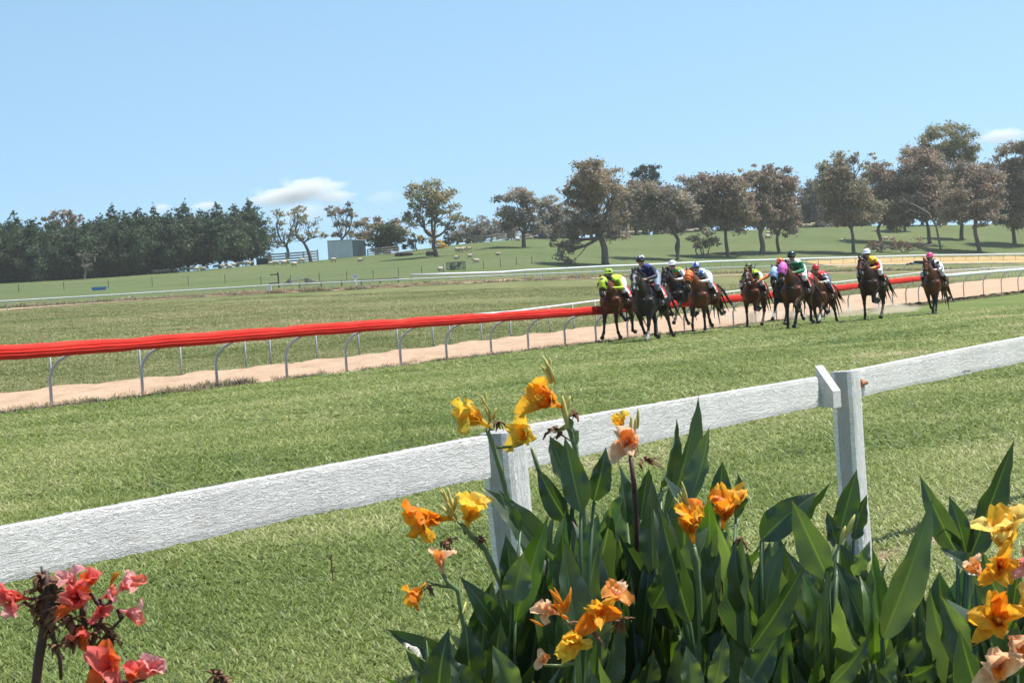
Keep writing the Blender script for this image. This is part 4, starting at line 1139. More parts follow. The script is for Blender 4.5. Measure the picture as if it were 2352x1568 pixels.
def make_horse(root, coat, points, legs, neck=0.0, turn=0.0, blaze=None, socks=(), sc=1.0, seed=0, mealy=None):
    """coat colour, dark points; legs = 4 pose names FL FR HL HR; neck raise in metres"""
    rg = random.Random(seed)
    mb = MB()
    body = [(-0.86, 1.30, .05, .07), (-0.80, 1.29, .17, .20), (-0.66, 1.28, .265, .29), (-0.48, 1.27, .29, .32), (-0.25, 1.23, .265, .31), (0.0, 1.19, .285, .34), (0.22, 1.17, .29, .37), (0.42, 1.18, .275, .40), (0.58, 1.17, .25, .38), (0.70, 1.15, .215, .30), (0.80, 1.14, .13, .19), (0.84, 1.14, .05, .08)]
    V = []; n = 16
    for (x, z, w, h) in body:
        for k in range(n):
            a = 2 * math.pi * k / n
            wy = math.cos(a) * w * (1.0 - 0.22 * max(0, math.sin(a)))
            V.append((x, wy, z + math.sin(a) * h))
    Fq = [[i * n + k, i * n + (k + 1) % n, (i + 1) * n + (k + 1) % n, (i + 1) * n + k] for i in range(len(body) - 1) for k in range(n)]
    c0 = len(V); V += [(-0.87, 0, 1.30), (0.85, 0, 1.14)]
    Ft = [[c0, (k + 1) % n, k] for k in range(n)] + [[c0 + 1, (len(body) - 1) * n + k, (len(body) - 1) * n + (k + 1) % n] for k in range(n)]
    mb.add(V, [np.array(Fq), np.array(Ft)])
    ty = turn
    poll = Vector((1.22, ty * 0.6, 1.86 + neck)); mid = Vector((0.90, ty * 0.25, 1.62 + neck * 0.45))
    nk = [Vector((0.42, 0, 1.34)), Vector((0.62, ty * 0.08, 1.42)), mid, Vector((1.08, ty * 0.45, 1.76 + neck * 0.8)), poll]
    mb.tube(nk, [(.17, .27), (.165, .265), (.12, .20), (.095, .155), (.085, .125)], 12)
    hd = Vector((0.34, ty * 0.5, -0.44)); hd = hd.normalized()
    hp = [poll + hd * s + o_ for s, o_ in ((-0.06, Vector((0, 0, .02))), (0.05, Vector((0, 0, 0))), (0.17, Vector((-.01, 0, 0))), (0.30, Vector((0, 0, 0))), (0.42, Vector((0, 0, 0))), (0.52, Vector((0, 0, 0))), (0.58, Vector((0, 0, 0))))]
    hr = [(.060, .075), (.093, .115), (.098, .135), (.072, .098), (.058, .075), (.060, .070), (.038, .045)]
    mb.tube(hp, hr, 12)
    muzzle = hp[-1]
    hs = hd.cross(Vector((0, 1, 0))).normalized()        # forehead normal
    if hs.x < 0: hs = -hs
    side = hd.cross(hs).normalized()
    for s in (-1, 1):
        e0 = poll + side * (s * 0.055) - hd * 0.03
        mb.tube([e0, e0 + side * (s * .022) + Vector((0.0, 0, .08)), e0 + side * (s * .022) + Vector((0.03, 0, .175))], [.036, .040, .006], 8)
        mb.ell(poll + hd * 0.16 + side * (s * 0.088) + hs * 0.045, (.03, .022, .03), 8, 6)      # eye bulge
        mb.ell(muzzle - hd * 0.05 + side * (s * 0.040) + hs * 0.02, (.026, .018, .03), 8, 6)    # nostril
    segs = []
    hooves = []
    for i, nm in enumerate(legs):
        s = 1 if i % 2 == 0 else -1
        if i < 2:
            o = (0.55, s * 0.155, 0.98); pts = leg_pts(o, (0.42, 0.31, 0.15), FRONT[nm])
            mb.tube([Vector((0.60, s * 0.15, 1.22)), Vector((0.57, s * 0.165, 1.08)), pts[0]], [.13, .135, .105], 10)
            mb.tube([pts[0], pts[0].lerp(pts[1], .35), pts[0].lerp(pts[1], .85), pts[1], pts[1].lerp(pts[2], .2), pts[1].lerp(pts[2], .85), pts[2], pts[3]], [.108, .092, .054, .060, .041, .038, .050, .036], 10)
        else:
            o = (-0.44, s * 0.165, 0.98); pts = leg_pts(o, (0.44, 0.39, 0.15), HIND[nm])
            mb.tube([Vector((-0.60, s * 0.14, 1.30)), Vector((-0.55, s * 0.165, 1.14)), pts[0]], [.19, .20, .145], 10)
            mb.tube([pts[0], pts[0].lerp(pts[1], .4), pts[0].lerp(pts[1], .88), pts[1], pts[1].lerp(pts[2], .2), pts[1].lerp(pts[2], .85), pts[2], pts[3]], [.145, .105, .058, .066, .046, .042, .053, .038], 10)
        segs.append(pts)
        a = (FRONT if i < 2 else HIND)[nm][2]
        dv = (pts[3] - pts[2]).normalized(); hooves.append((pts[3], dv))
    me = to_remesh(mb, 'body', 0.024, 3)
    Vx = verts_of(me)
    C = np.tile(np.array(coat, float), (len(Vx), 1))
    under = np.maximum(smooth01((1.02 - Vx[:, 2]) / 0.25) * 0.45, smooth01((Vx[:, 0] - 0.70) / 0.15) * 0.55 * (Vx[:, 2] < 1.35))[:, None]
    C = C * (1 - under) + np.array(points) * under
    for i, pts in enumerate(segs):
        d0, t0_ = seg_dist(Vx, pts[0], pts[1]); d1, _ = seg_dist(Vx, pts[1], pts[2]); d2, _ = seg_dist(Vx, pts[2], pts[3])
        low = np.minimum(d1, d2) < 0.10
        up = (d0 < 0.13) & (t0_ > 0.35)
        f = np.where(low, 1.0, np.where(up, smooth01((t0_ - 0.35) / 0.55), 0.0))[:, None]
        C = C * (1 - f) + np.array(points) * f
        if i in socks:
            m = (d2 < 0.075) | ((d1 < 0.06) & (np.linalg.norm(Vx - np.array(pts[2]), axis=1) < 0.13)); C[m] = (0.42, 0.40, 0.38)
    dm = np.linalg.norm(Vx - np.array(muzzle), axis=1); f = smooth01((0.20 - dm) / 0.10)[:, None]
    C = C * (1 - f) + np.array((0.03, 0.027, 0.026)) * f
    for s in (-1, 1):
        e = poll + hd * 0.16 + side * (s * 0.10) + hs * 0.05
        C[np.linalg.norm(Vx - np.array(e), axis=1) < 0.028] = (0.008, 0.007, 0.006)
    if blaze:
        u = (Vx - np.array(poll)) @ np.array(hd); w = np.abs((Vx - np.array(poll)) @ np.array(side)); q = (Vx - np.array(poll)) @ np.array(hs)
        m = (u > blaze[0]) & (u < blaze[1]) & (w < blaze[2] * (0.7 + 0.5 * np.sin(u * 14) ** 2)) & (q > 0.0); C[m] = blaze[3]
    paint(me, C)
    link_mesh('body', me, M_coat, root)
    for (p, dv) in hooves:
        h = MB(); h.tube([p - dv * 0.015, p + dv * 0.02, p + dv * 0.085], [.044, .050, .062], 10); h.build('hoof', M_hoof, root, True)
    # mane and tail
    m = MB()
    for i in range(26):
        u = i / 25; k = min(int(u * 4), 3); a = nk[k].lerp(nk[k + 1], u * 4 - k); r = 0.25 - 0.13 * u
        up = Vector((-0.55, 0, 0.83)); p = a + up * (r * 0.92)
        m.tube([p, p + Vector((-0.09 - 0.06 * rg.random(), rg.uniform(-.05, .08), 0.03 + 0.05 * rg.random())), p + Vector((-0.22 - .1 * rg.random(), rg.uniform(-.08, .12), 0.02 + 0.06 * rg.random()))], [.035, .026, .006], 5)
    m.build('mane', M_hair, root, True)
    m = MB()
    for i in range(16):
        a = rg.gauss(0, .05); b = rg.gauss(0, .05)
        m.tube([(-0.84, a * .3, 1.40), (-1.00, a, 1.42 + b), (-1.16, a * 2 + .02, 1.22 + b * 2), (-1.32, a * 3, 0.95 + b * 3), (-1.46 + rg.gauss(0, .06), a * 4, 0.70 + b * 4)], [.030, .034, .034, .026, .006], 5)
    m.build('tail', M_hair, root, True)
    # bridle
    br = empty('bridle', (0, 0, 0)); br.parent = root
    def ringt(nm, s, f, r=0.012, parent=br):
        c = poll + hd * s; ir = np.interp(s, [-.06, .05, .17, .30, .42, .52], [h_[0] for h_ in hr[:6]]); jr = np.interp(s, [-.06, .05, .17, .30, .42, .52], [h_[1] for h_ in hr[:6]])
        g = MB(); g.tube([c + side * (math.cos(t) * (ir + f)) + hs * (math.sin(t) * (jr + f)) for t in np.linspace(0, 2 * math.pi, 17)], r, 5, False); g.build(nm, M_tack, parent, True)
    ringt('noseband', 0.36, 0.010, 0.014); ringt('browband', 0.06, 0.010, 0.013)
    for s in (-1, 1):
        g = MB(); g.tube([poll + side * (s * .09) + hd * .03, poll + hd * .20 + side * (s * .105), poll + hd * .45 + side * (s * .07)], .010, 5); g.build('cheekpiece', M_tack, br, True)
        g = MB(); c = poll + hd * .46 + side * (s * .075); g.tube([c + hd * (math.cos(t) * .035) + hs * (math.sin(t) * .035) for t in np.linspace(0, 6.283, 11)], .008, 5, False); g.build('bit_ring', M_steel, br, True)
    g = MB(); g.tube([Vector((0.10, math.cos(t) * .30, 1.19 + math.sin(t) * .37)) for t in np.linspace(0, 6.283, 21)], .016, 5, False); g.build('girth', M_tack, root, True)
    g = MB(); g.tube([Vector((.15, -.285, 1.32)), Vector((.62, -.225, 1.22)), Vector((.845, -.06, 1.20)), Vector((.845, .06, 1.20)), Vector((.62, .225, 1.22)), Vector((.15, .285, 1.32))], .020, 6); g.build('breastplate', M_tack, root, True)
    return dict(poll=poll, hd=hd, hs=hs, side=side, hr=hr, bit=[poll + hd * .46 + side * (s * .075) for s in (1, -1)], low=min((p + dv * .085).z for p, dv in hooves))

def make_hood(root, H, f):
    """cloth hood with eye cups over poll and face; f(u, a) gives the colour"""
    g = MB(); poll, hd, hs, side, hr = (H[k] for k in ('poll', 'hd', 'hs', 'side', 'hr'))
    ss = np.linspace(-.05, .33, 12); V = []; C = []; n = 20
    for s in ss:
        ir = np.interp(s, [-.06, .05, .17, .30, .42], [h_[0] for h_ in hr[:5]]) + .020; jr = np.interp(s, [-.06, .05, .17, .30, .42], [h_[1] for h_ in hr[:5]]) + .020
        for k in range(n):
            t = 2 * math.pi * k / n; V.append(tuple(poll + hd * float(s) + side * (math.cos(t) * ir) + hs * (math.sin(t) * jr))); C.append(f(float(s), t))
    Fq = [[i * n + k, i * n + (k + 1) % n, (i + 1) * n + (k + 1) % n, (i + 1) * n + k] for i in range(len(ss) - 1) for k in range(n)]
    g.add(V, Fq)
    me = g.mesh('hood', True); a = me.attributes.new('Col', 'FLOAT_COLOR', 'POINT'); c = np.ones((len(V), 4), np.float32); c[:, :3] = C; a.data.foreach_set('color', c.ravel())
    o = link_mesh('hood', me, M_cloth, root)
    sd = o.modifiers.new('thick', 'SOLIDIFY'); sd.thickness = 0.008
    for s in (-1, 1):
        e = MB(); cc = poll + hd * .17 + side * (s * .115) + hs * .04
        e.ell(cc, (.05, .035, .055), 10, 7, f(.17, 0.0 if s > 0 else math.pi)); e.build('eye_cup', M_cloth, o, True, True)

def make_cloth(root, num_white=True, red=(0.70, 0.035, 0.03)):
    """numbered red saddle cloth, saddle and irons' leathers"""
    g = MB(); V = []; C = []; xs = np.linspace(-.42, .16, 12); n = 24
    for x in xs:
        w = np.interp(x, [-.66, -.48, -.25, 0, .22], [.265, .29, .265, .285, .29]); h = np.interp(x, [-.66, -.48, -.25, 0, .22], [.29, .32, .31, .34, .37]); z = np.interp(x, [-.66, -.48, -.25, 0, .22], [1.28, 1.27, 1.23, 1.19, 1.17])
        for k in range(n + 1):
            a = math.pi * (-0.06 + 1.12 * k / n)
            V.append((x, math.cos(a) * (w + .022) * (1 - .2 * max(0, math.sin(a))), z + math.sin(a) * (h + .022) + .004 * math.sin(x * 40 + k)))
            band = abs(abs(k / n - .5) - .33) < .085 and -.36 < x < -.06
            edge = abs(abs(k / n - .5) - .46) < .022
            C.append((0.75, 0.73, 0.72) if (band and num_white) or edge else red)
    m_ = n + 1
    g.add(V, [[i * m_ + k, i * m_ + k + 1, (i + 1) * m_ + k + 1, (i + 1) * m_ + k] for i in range(len(xs) - 1) for k in range(n)])
    me = g.mesh('saddle_cloth', True); a = me.attributes.new('Col', 'FLOAT_COLOR', 'POINT'); c = np.ones((len(V), 4), np.float32); c[:, :3] = C; a.data.foreach_set('color', c.ravel())
    o = link_mesh('saddle_cloth', me, M_cloth, root); sd = o.modifiers.new('thick', 'SOLIDIFY'); sd.thickness = 0.012
    s = MB(); s.tube([(-.20, 0, 1.60), (-.16, 0, 1.63), (0, 0, 1.60), (.14, 0, 1.64), (.18, 0, 1.62)], [(.10, .03), (.15, .04), (.12, .035), (.11, .04), (.05, .02)], 12); s.build('saddle', M_tack, root, True)
    for sy in (-1, 1):
        l = MB(); l.tube([(.06, sy * .20, 1.58), (.12, sy * .315, 1.34), (.17, sy * .345, 1.13)], .012, 5); l.build('stirrup_leather', M_tack, root, True)
        l = MB(); l.tube([Vector((.17, sy * .355, 1.10)) + Vector((0, math.cos(t) * .055, math.sin(t) * .06)) for t in np.linspace(0, 6.283, 11)], .009, 5, False); l.build('stirrup', M_steel, root, True)

SKIN = (0.42, 0.24, 0.17)
def make_jockey(name, label, root_mat, H, body_f, sleeve_f, cap_f, breech=(0.66, 0.67, 0.72), lift=0.0, lean=0.0, whip=None, seed=0, arms=None, goggles=True, look=0.0):
    """crouching rider in horse coordinates; functions give colours from (local position)"""
    root = empty(name, (0, 0, 0), 0, label, 'person', 'jockeys in the race')
    root.matrix_world = root_mat
    mb = MB(); parts = []
    def T(pts, rad, n, tagc):
        mb.tube(pts, rad, n); parts.append((tagc, pts, rad))
    L = lift - 0.07
    hip = Vector((-0.24, 0, 1.79 + L * .5)); chest = Vector((0.24, lean, 1.84 + L)); neckb = Vector((0.41, lean, 1.90 + L)); head = Vector((0.55, lean + look, 2.03 + L))
    T([hip + Vector((-.10, 0, -.03)), hip, hip.lerp(chest, .45) + Vector((0, 0, .05)), chest, neckb], [(.10, .08), (.165, .135), (.150, .115), (.185, .135), (.085, .08)], 12, 'torso')
    T([neckb - Vector((.04, 0, .02)), head - Vector((.02, 0, .04))], [.062, .06], 8, 'skin')
    mb.ell(head, (.098, .078, .118), 12, 10); parts.append(('skin', [head, head + Vector((0, 0, .001))], [.11, .11]))
    fc = head + Vector((.085, 0, -.03))
    mb.tube([fc + Vector((0, 0, .03)), fc + Vector((.03, 0, -.005)), fc + Vector((.005, 0, -.015))], [.012, .017, .012], 6)     # nose
    mb.tube([fc + Vector((-.02, -.03, -.062)), fc + Vector((.004, 0, -.058)), fc + Vector((-.02, .03, -.062))], [.012, .016, .012], 6)   # lips
    mb.ell(fc + Vector((-.025, 0, -.09)), (.03, .035, .025), 8, 6)      # chin
    for s in (-1, 1): mb.ell(head + Vector((-.005, s * .078, -.02)), (.022, .012, .032), 8, 6)
    hands = []
    for s in (1, -1):
        sh = chest + Vector((0.09, s * .175, .02))
        if arms and s in arms: el, ha = (Vector(q) + Vector((0, 0, L)) for q in arms[s][:2])
        else: el = Vector((.40, s * .33, 1.63 + L)); ha = Vector((.74, s * .15, 1.60 + L * .7))
        T([sh, sh.lerp(el, .5), el], [.078, .064, .052], 10, 'sleeve')
        T([el, el.lerp(ha, .3), el.lerp(ha, .88)], [.052, .050, .036], 10, 'sleeve')
        d = (ha - el).normalized(); up = Vector((0, 0, 1)); lat = d.cross(up).normalized()
        T([el.lerp(ha, .88), ha, ha + d * .05], [(.030, .030), (.040, .030), (.036, .026)], 8, 'skin')
        for q in range(4):                                  # fingers closed on the rein
            o = ha + d * .045 + up * (.030 - .020 * q)
            fl = (.040, .045, .042, .034)[q]
            mb.tube([o, o + d * fl - lat * (s * .004), o + d * (fl * .75) - lat * (s * -.030), o + d * (fl * .2) - lat * (s * -.034)], [.0105, .0100, .0095, .0085], 6)
        th = ha + up * .028 + d * .01
        mb.tube([th, th + d * .030 + up * .012 + lat * (s * .012), th + d * .055 + lat * (s * .020)], [.012, .011, .009], 6)
        parts.append(('skin', [ha, ha + d * .09], [.05, .05]))
        hands.append(ha + d * .06)
        hj = hip + Vector((0.0, s * .10, -.03)); kn = Vector((.36, s * .325, 1.46 + L * .3)); an = Vector((.06, s * .365, 1.16)); toe = Vector((.24, s * .375, 1.075))
        T([hj, hj.lerp(kn, .4) + Vector((0, s * .02, .02)), kn], [.118, .105, .074], 10, 'breech')
        T([kn, kn.lerp(an, .25) + Vector((-.015, 0, 0))], [.074, .072], 10, 'breech')
        T([kn.lerp(an, .25), kn.lerp(an, .55) + Vector((-.02, 0, 0)), an], [.074, .066, .048], 10, 'boot')
        T([an + Vector((-.05, 0, -.035)), an + Vector((.05, 0, -.045)), toe], [.042, .048, .034], 8, 'boot')
    me = to_remesh(mb, 'figure', 0.0155, 2)
    Vx = verts_of(me)
    best = np.full(len(Vx), 9.0); lab = np.zeros(len(Vx), int); names = ['torso', 'skin', 'sleeve', 'breech', 'boot']
    for tg, pts, rad in parts:
        for a, b, r0, r1 in zip(pts[:-1], pts[1:], rad[:-1], rad[1:]):
            r0 = r0 if np.isscalar(r0) else r0[0]; r1 = r1 if np.isscalar(r1) else r1[0]
            d, t = seg_dist(Vx, a, b); d = d - (r0 + (r1 - r0) * t)
            m = d < best; best[m] = d[m]; lab[m] = names.index(tg)
    C = np.zeros((len(Vx), 3))
    rel_ = Vx - np.array((0, 0, L))
    for i, nm in enumerate(names):
        m = lab == i
        if not m.any(): continue
        if nm == 'torso': C[m] = [body_f(p) for p in rel_[m]]
        elif nm == 'sleeve': C[m] = [sleeve_f(p) for p in rel_[m]]
        else: C[m] = {'skin': SKIN, 'breech': breech, 'boot': (0.014, 0.013, 0.013)}[nm]
    # eyes and mouth
    hv = Vx - np.array(head)
    for s in (-1, 1): C[np.linalg.norm(hv - np.array((.088, s * .033, .004)), axis=1) < .014] = (0.03, 0.02, 0.015)
    C[(np.linalg.norm((hv - np.array((.088, 0, -.092))) * np.array((1, .6, 1.6)), axis=1) < .020)] = (0.30, 0.10, 0.085)
    paint(me, C)
    link_mesh('figure', me, M_cloth, root)
    # helmet with peak, goggles
    hc = head + Vector((-.012, 0, .045)); g = MB(); V = []; Cc = []; nu, nv = 24, 9
    for j in range(nv + 1):
        ph = (math.pi * .56) * j / nv
        for i in range(nu):
            t = 2 * math.pi * i / nu; V.append((hc.x + .140 * math.sin(ph) * math.cos(t), hc.y + .118 * math.sin(ph) * math.sin(t), hc.z + .118 * math.cos(ph))); Cc.append(cap_f(ph, t))
    Fq = [[j * nu + i, (j + 1) * nu + i, (j + 1) * nu + (i + 1) % nu, j * nu + (i + 1) % nu] for j in range(nv) for i in range(nu)]
    g.add(V, Fq); me = g.mesh('helmet', True)
    a = me.attributes.new('Col', 'FLOAT_COLOR', 'POINT'); c = np.ones((len(V), 4), np.float32); c[:, :3] = Cc; a.data.foreach_set('color', c.ravel())
    ho = link_mesh('helmet', me, M_helmet, root); sd = ho.modifiers.new('t', 'SOLIDIFY'); sd.thickness = .012
    g = MB(); V = []
    for j in range(3):
        for i in range(9):
            t = -1.0 + 2.0 * i / 8; rr = .138 + .026 * j; V.append((hc.x + rr * math.cos(t), hc.y + (.116 + .018 * j) * math.sin(t), hc.z - .012 - .008 * j))
    g.add(V, [[j * 9 + i, j * 9 + i + 1, (j + 1) * 9 + i + 1, (j + 1) * 9 + i] for j in range(2) for i in range(8)], cap_f(1.4, 0.0))
    po = g.build('peak', M_helmet, ho, True, True); sd = po.modifiers.new('t', 'SOLIDIFY'); sd.thickness = .008
    if goggles:
        g = MB()
        g.tube([head + Vector((.112 * math.cos(t), .090 * math.sin(t), .004)) for t in np.linspace(-1.25, 1.25, 11)], [.028] * 11, 8)
        g.build('goggles', M_tack, root, True)
    for s, ha in zip((1, -1), hands):
        bit = H['bit'][0 if s > 0 else 1]
        if arms and s in arms and len(arms[s]) > 2: continue
        g = MB(); sag = (ha + bit) / 2 - Vector((0, 0, .05)); g.tube([ha - Vector((.05, 0, 0)), sag, bit], .011, 5); g.build('rein', M_tack, root, True)
    if whip:
        a, b, c_ = (Vector(q) + Vector((0, 0, L)) for q in whip); w = MB(); w.tube([a, b, c_], [.012, .010, .016], 6); w.build('whip', M_tack, root, True)
    return root

def facing(at, sc, dz, dyaw=0.0):
    """horse looks back along the straight, towards the camera"""
    ang = math.atan2(-DV.y, -DV.x) + dyaw
    return Matrix.Translation(at + Vector((0, 0, dz))) @ Matrix.Rotation(ang, 4, 'Z') @ Matrix.Scale(sc, 4)
RACE = 'galloping racehorses'
BLK = (0.022, 0.018, 0.016)
def runner(x, y, label, coat, legs, jl, bf, sf, cf, points=BLK, neck=0.0, turn=0.0, yaw=0.0, sc=1.0, blaze=None, socks=(), hood=None, air=0.0, seed=0, red=(0.70, 0.035, 0.03), **jk):
    at = G(x, y)
    root = empty('racehorse', at, 0, label, 'horse', RACE)
    H = make_horse(root, coat, points, legs, neck, turn, blaze, socks, sc, seed)
    M = facing(at, sc, -H['low'] * sc + air, yaw)
    root.matrix_world = M
    if hood: make_hood(root, H, hood)
    make_cloth(root, True, red)
    make_jockey('person', jl, M, H, bf, sf, cf, seed=seed, **jk)
    return root
def const(c): return lambda *a: c
LIME = (0.42, 0.62, 0.03); DK = (0.02, 0.02, 0.02); WH = (0.78, 0.78, 0.80); BLUE = (0.02, 0.035, 0.22); ORG = (0.80, 0.16, 0.02); GRN = (0.01, 0.22, 0.09); YEL = (0.80, 0.50, 0.02); RD = (0.60, 0.02, 0.02); PNK = (0.85, 0.06, 0.24); HPK = (0.70, 0.14, 0.48); LBL = (0.38, 0.55, 0.78); CHX = (0.150, 0.047, 0.017); BAY = (0.100, 0.036, 0.015); DBAY = (0.062, 0.026, 0.014); BLACKH = (0.021, 0.016, 0.014)

# 1 bay in a lime hood, lime jockey low over the neck
def star(u, t): return DK if (abs(u - .06) < .035 and abs(t - math.pi / 2) < .35) or (abs(u - .17) < .05 and abs(math.cos(t)) > .75) else LIME
runner(1423, 788, 'bay racehorse wearing a lime hood, nearest the red rail in front', CHX, ('hang', 'land', 'tuck', 'fly'), 'jockey in lime silks and lime cap crouched low on the hooded bay',
       const(LIME), const(LIME), lambda ph, t: DK if abs(((t + .4) % 2.1) - 1.0) < .25 or ph < .2 else LIME, neck=-0.16, turn=0.10, yaw=0.02, hood=star, air=0.16, seed=1, lift=-0.10, sc=1.0, breech=WH)
# 2 dark horse with white blaze, upright jockey in blue
runner(1500, 786, 'nearly black racehorse with a broad white blaze beside the lime hooded bay', (0.034, 0.024, 0.019), ('land', 'back', 'push', 'tuck'), 'jockey in dark blue silks with black and white cap holding a whip',
       lambda p: WH if p[2] > 1.86 and p[1] < -0.04 else BLUE, const((0.022, 0.024, 0.045)), lambda ph, t: (0.60, 0.62, 0.68) if (abs(((t + 0.4) % 1.05) - .5) < .30 and .55 < ph < 1.3) else DK, neck=-0.02, turn=0.12, blaze=(.02, .50, .035, (0.62, 0.56, 0.54)), socks=(0,), air=0.02, seed=2, lift=0.20, sc=1.06, breech=(0.20, 0.25, 0.36), whip=((.66, -.10, 1.66), (.60, -.16, 1.45), (.52, -.22, 1.28)))
# 3 black-grey horse, white cap
def harl(p): return ORG if math.sin(p[0] * 22) * math.sin(p[1] * 26 + 1) > .25 else (0.06, 0.33, 0.05)
runner(1568, 768, 'black racehorse with grey muzzle, third from the left in the bunch', BLACKH, ('reach', 'fold', 'swing', 'push'), 'jockey with white cap, white sleeves and green and orange body',
       harl, const(WH), const(WH), neck=-0.04, turn=-0.02, blaze=(.42, .56, .03, (0.22, 0.19, 0.18)), socks=(), air=0.03, seed=3, lift=0.05, sc=1.02, breech=(0.30, 0.33, 0.36))
# 4 bay behind, blue and white cap
def ryel(u, t): return YEL if math.sin(u * 60) > .3 else RD
runner(1622, 768, 'bay racehorse with red and yellow hood tucked in behind the black one', CHX, ('stand', 'tuck', 'fly', 'push'), 'jockey in white silks with blue patches and a blue and white cap',
       lambda p: (0.04, 0.16, 0.52) if math.sin(p[0] * 16 + 2) * math.sin(p[1] * 18) > .35 else WH, const(WH), lambda ph, t: WH if abs(((t) % 1.57) - .78) < .34 else (0.03, 0.07, 0.40), neck=-0.06, turn=0.0, hood=ryel, air=0.02, seed=4, lift=0.0, sc=1.02, breech=(0.45, 0.47, 0.55))
# 5 chestnut, dark cap with lime
runner(1738, 753, 'reddish bay racehorse running alone between the two bunches', CHX, ('tuck', 'stand', 'under', 'fly'), 'jockey with black cap and lime and black silks on the lone bay',
       lambda p: LIME if p[2] > 1.84 else (0.20, 0.36, 0.02), lambda p: LIME if math.sin(p[2] * 30) > .2 else DK, lambda ph, t: LIME if abs(t - math.pi) > 2.95 else DK, neck=-0.06, turn=0.16, yaw=0.05, blaze=(.12, .34, .025, (0.6, 0.52, 0.48)), air=0.03, seed=5, lift=-0.05, sc=1.0, breech=WH)
# 6 black horse in a pale blue hood, orange cap, whip raised
runner(1812, 749, 'black racehorse in a pale blue hood half hidden by the pink hooded one', BLACKH, ('land', 'reach', 'push', 'under'), 'jockey with orange cap and cuffs swinging a raised whip',
       const((0.25, 0.55, 0.75)), lambda p: ORG if p[0] > .52 else LBL, const(ORG), neck=-0.04, turn=0.0, hood=lambda u, t: LBL, socks=(1,), air=0.05, seed=6, lift=0.06, sc=1.02, whip=((.88, -.66, 1.50), (.97, -.74, 1.80), (.92, -.66, 2.07)), arms={-1: ((.52, -.42, 1.66), (.86, -.64, 1.50), 0)})
# 7 bay in pink hood, dark green cap, green and white silks
runner(1836, 757, 'brown racehorse in a bright pink hood leading the second bunch', BAY, ('fold', 'stand', 'tuck', 'under'), 'jockey in green and white silks with dark green cap leaning right',
       lambda p: WH if p[2] > 1.86 else GRN, const(GRN), const((0.012, 0.035, 0.030)), neck=-0.03, turn=-0.02, hood=lambda u, t: HPK, air=0.0, seed=7, lift=0.10, lean=0.06, sc=1.03, breech=WH)
# 8 bay in red hood, red cap, striped sleeves
runner(1892, 746, 'bay racehorse in a red hood with a pale shin, right of the pink hood', CHX, ('reach', 'back', 'push', 'fly'), 'jockey with bright red cap and black and white hooped sleeves',
       lambda p: WH if p[1] < -.03 and p[2] > 1.84 else RD, lambda p: DK if math.sin((p[0] - p[2]) * 42) > .35 else WH, const(RD), neck=-0.10, turn=-0.04, hood=lambda u, t: (0.72, 0.55, 0.52) if abs(t - 1.57) < .35 and math.sin(u * 70) > .1 else (0.66, 0.05, 0.05), socks=(0,), air=0.02, seed=8, lift=-0.02, sc=1.0, breech=(0.06, 0.08, 0.14))
# 9 dark bay, white cap, yellow and red
runner(2010, 737, 'dark brown racehorse with bare face, second from the right', DBAY, ('tuck', 'stand', 'under', 'fly'), 'jockey with white cap and yellow and red patchwork silks',
       lambda p: YEL if math.sin(p[0] * 18 + 1) * math.sin(p[1] * 20 + .6) + .25 * math.sin(p[2] * 30) > -.05 else RD, lambda p: YEL if math.sin(p[2] * 24 + p[0] * 18) > -.1 else RD, const(WH), neck=-0.03, turn=0.0, blaze=(.20, .46, .03, (0.30, 0.17, 0.13)), air=0.02, seed=9, lift=0.05, sc=1.05, breech=WH)
# 10 bay, pink cap
runner(2152, 724, 'last bay racehorse with a cream browband, farthest right', CHX, ('land', 'back', 'fly', 'under'), 'jockey with hot pink cap and black and white silks',
       lambda p: DK if math.sin(p[1] * 30) > .2 else WH, lambda p: DK if math.sin((p[0] + p[2]) * 34) > .1 else WH, const(PNK), neck=-0.02, turn=0.02, socks=(), air=0.02, seed=10, lift=0.02, sc=1.0, breech=(0.6, 0.62, 0.7), arms={-1: ((.30, -.52, 1.90), (.10, -.80, 1.86), 0)})
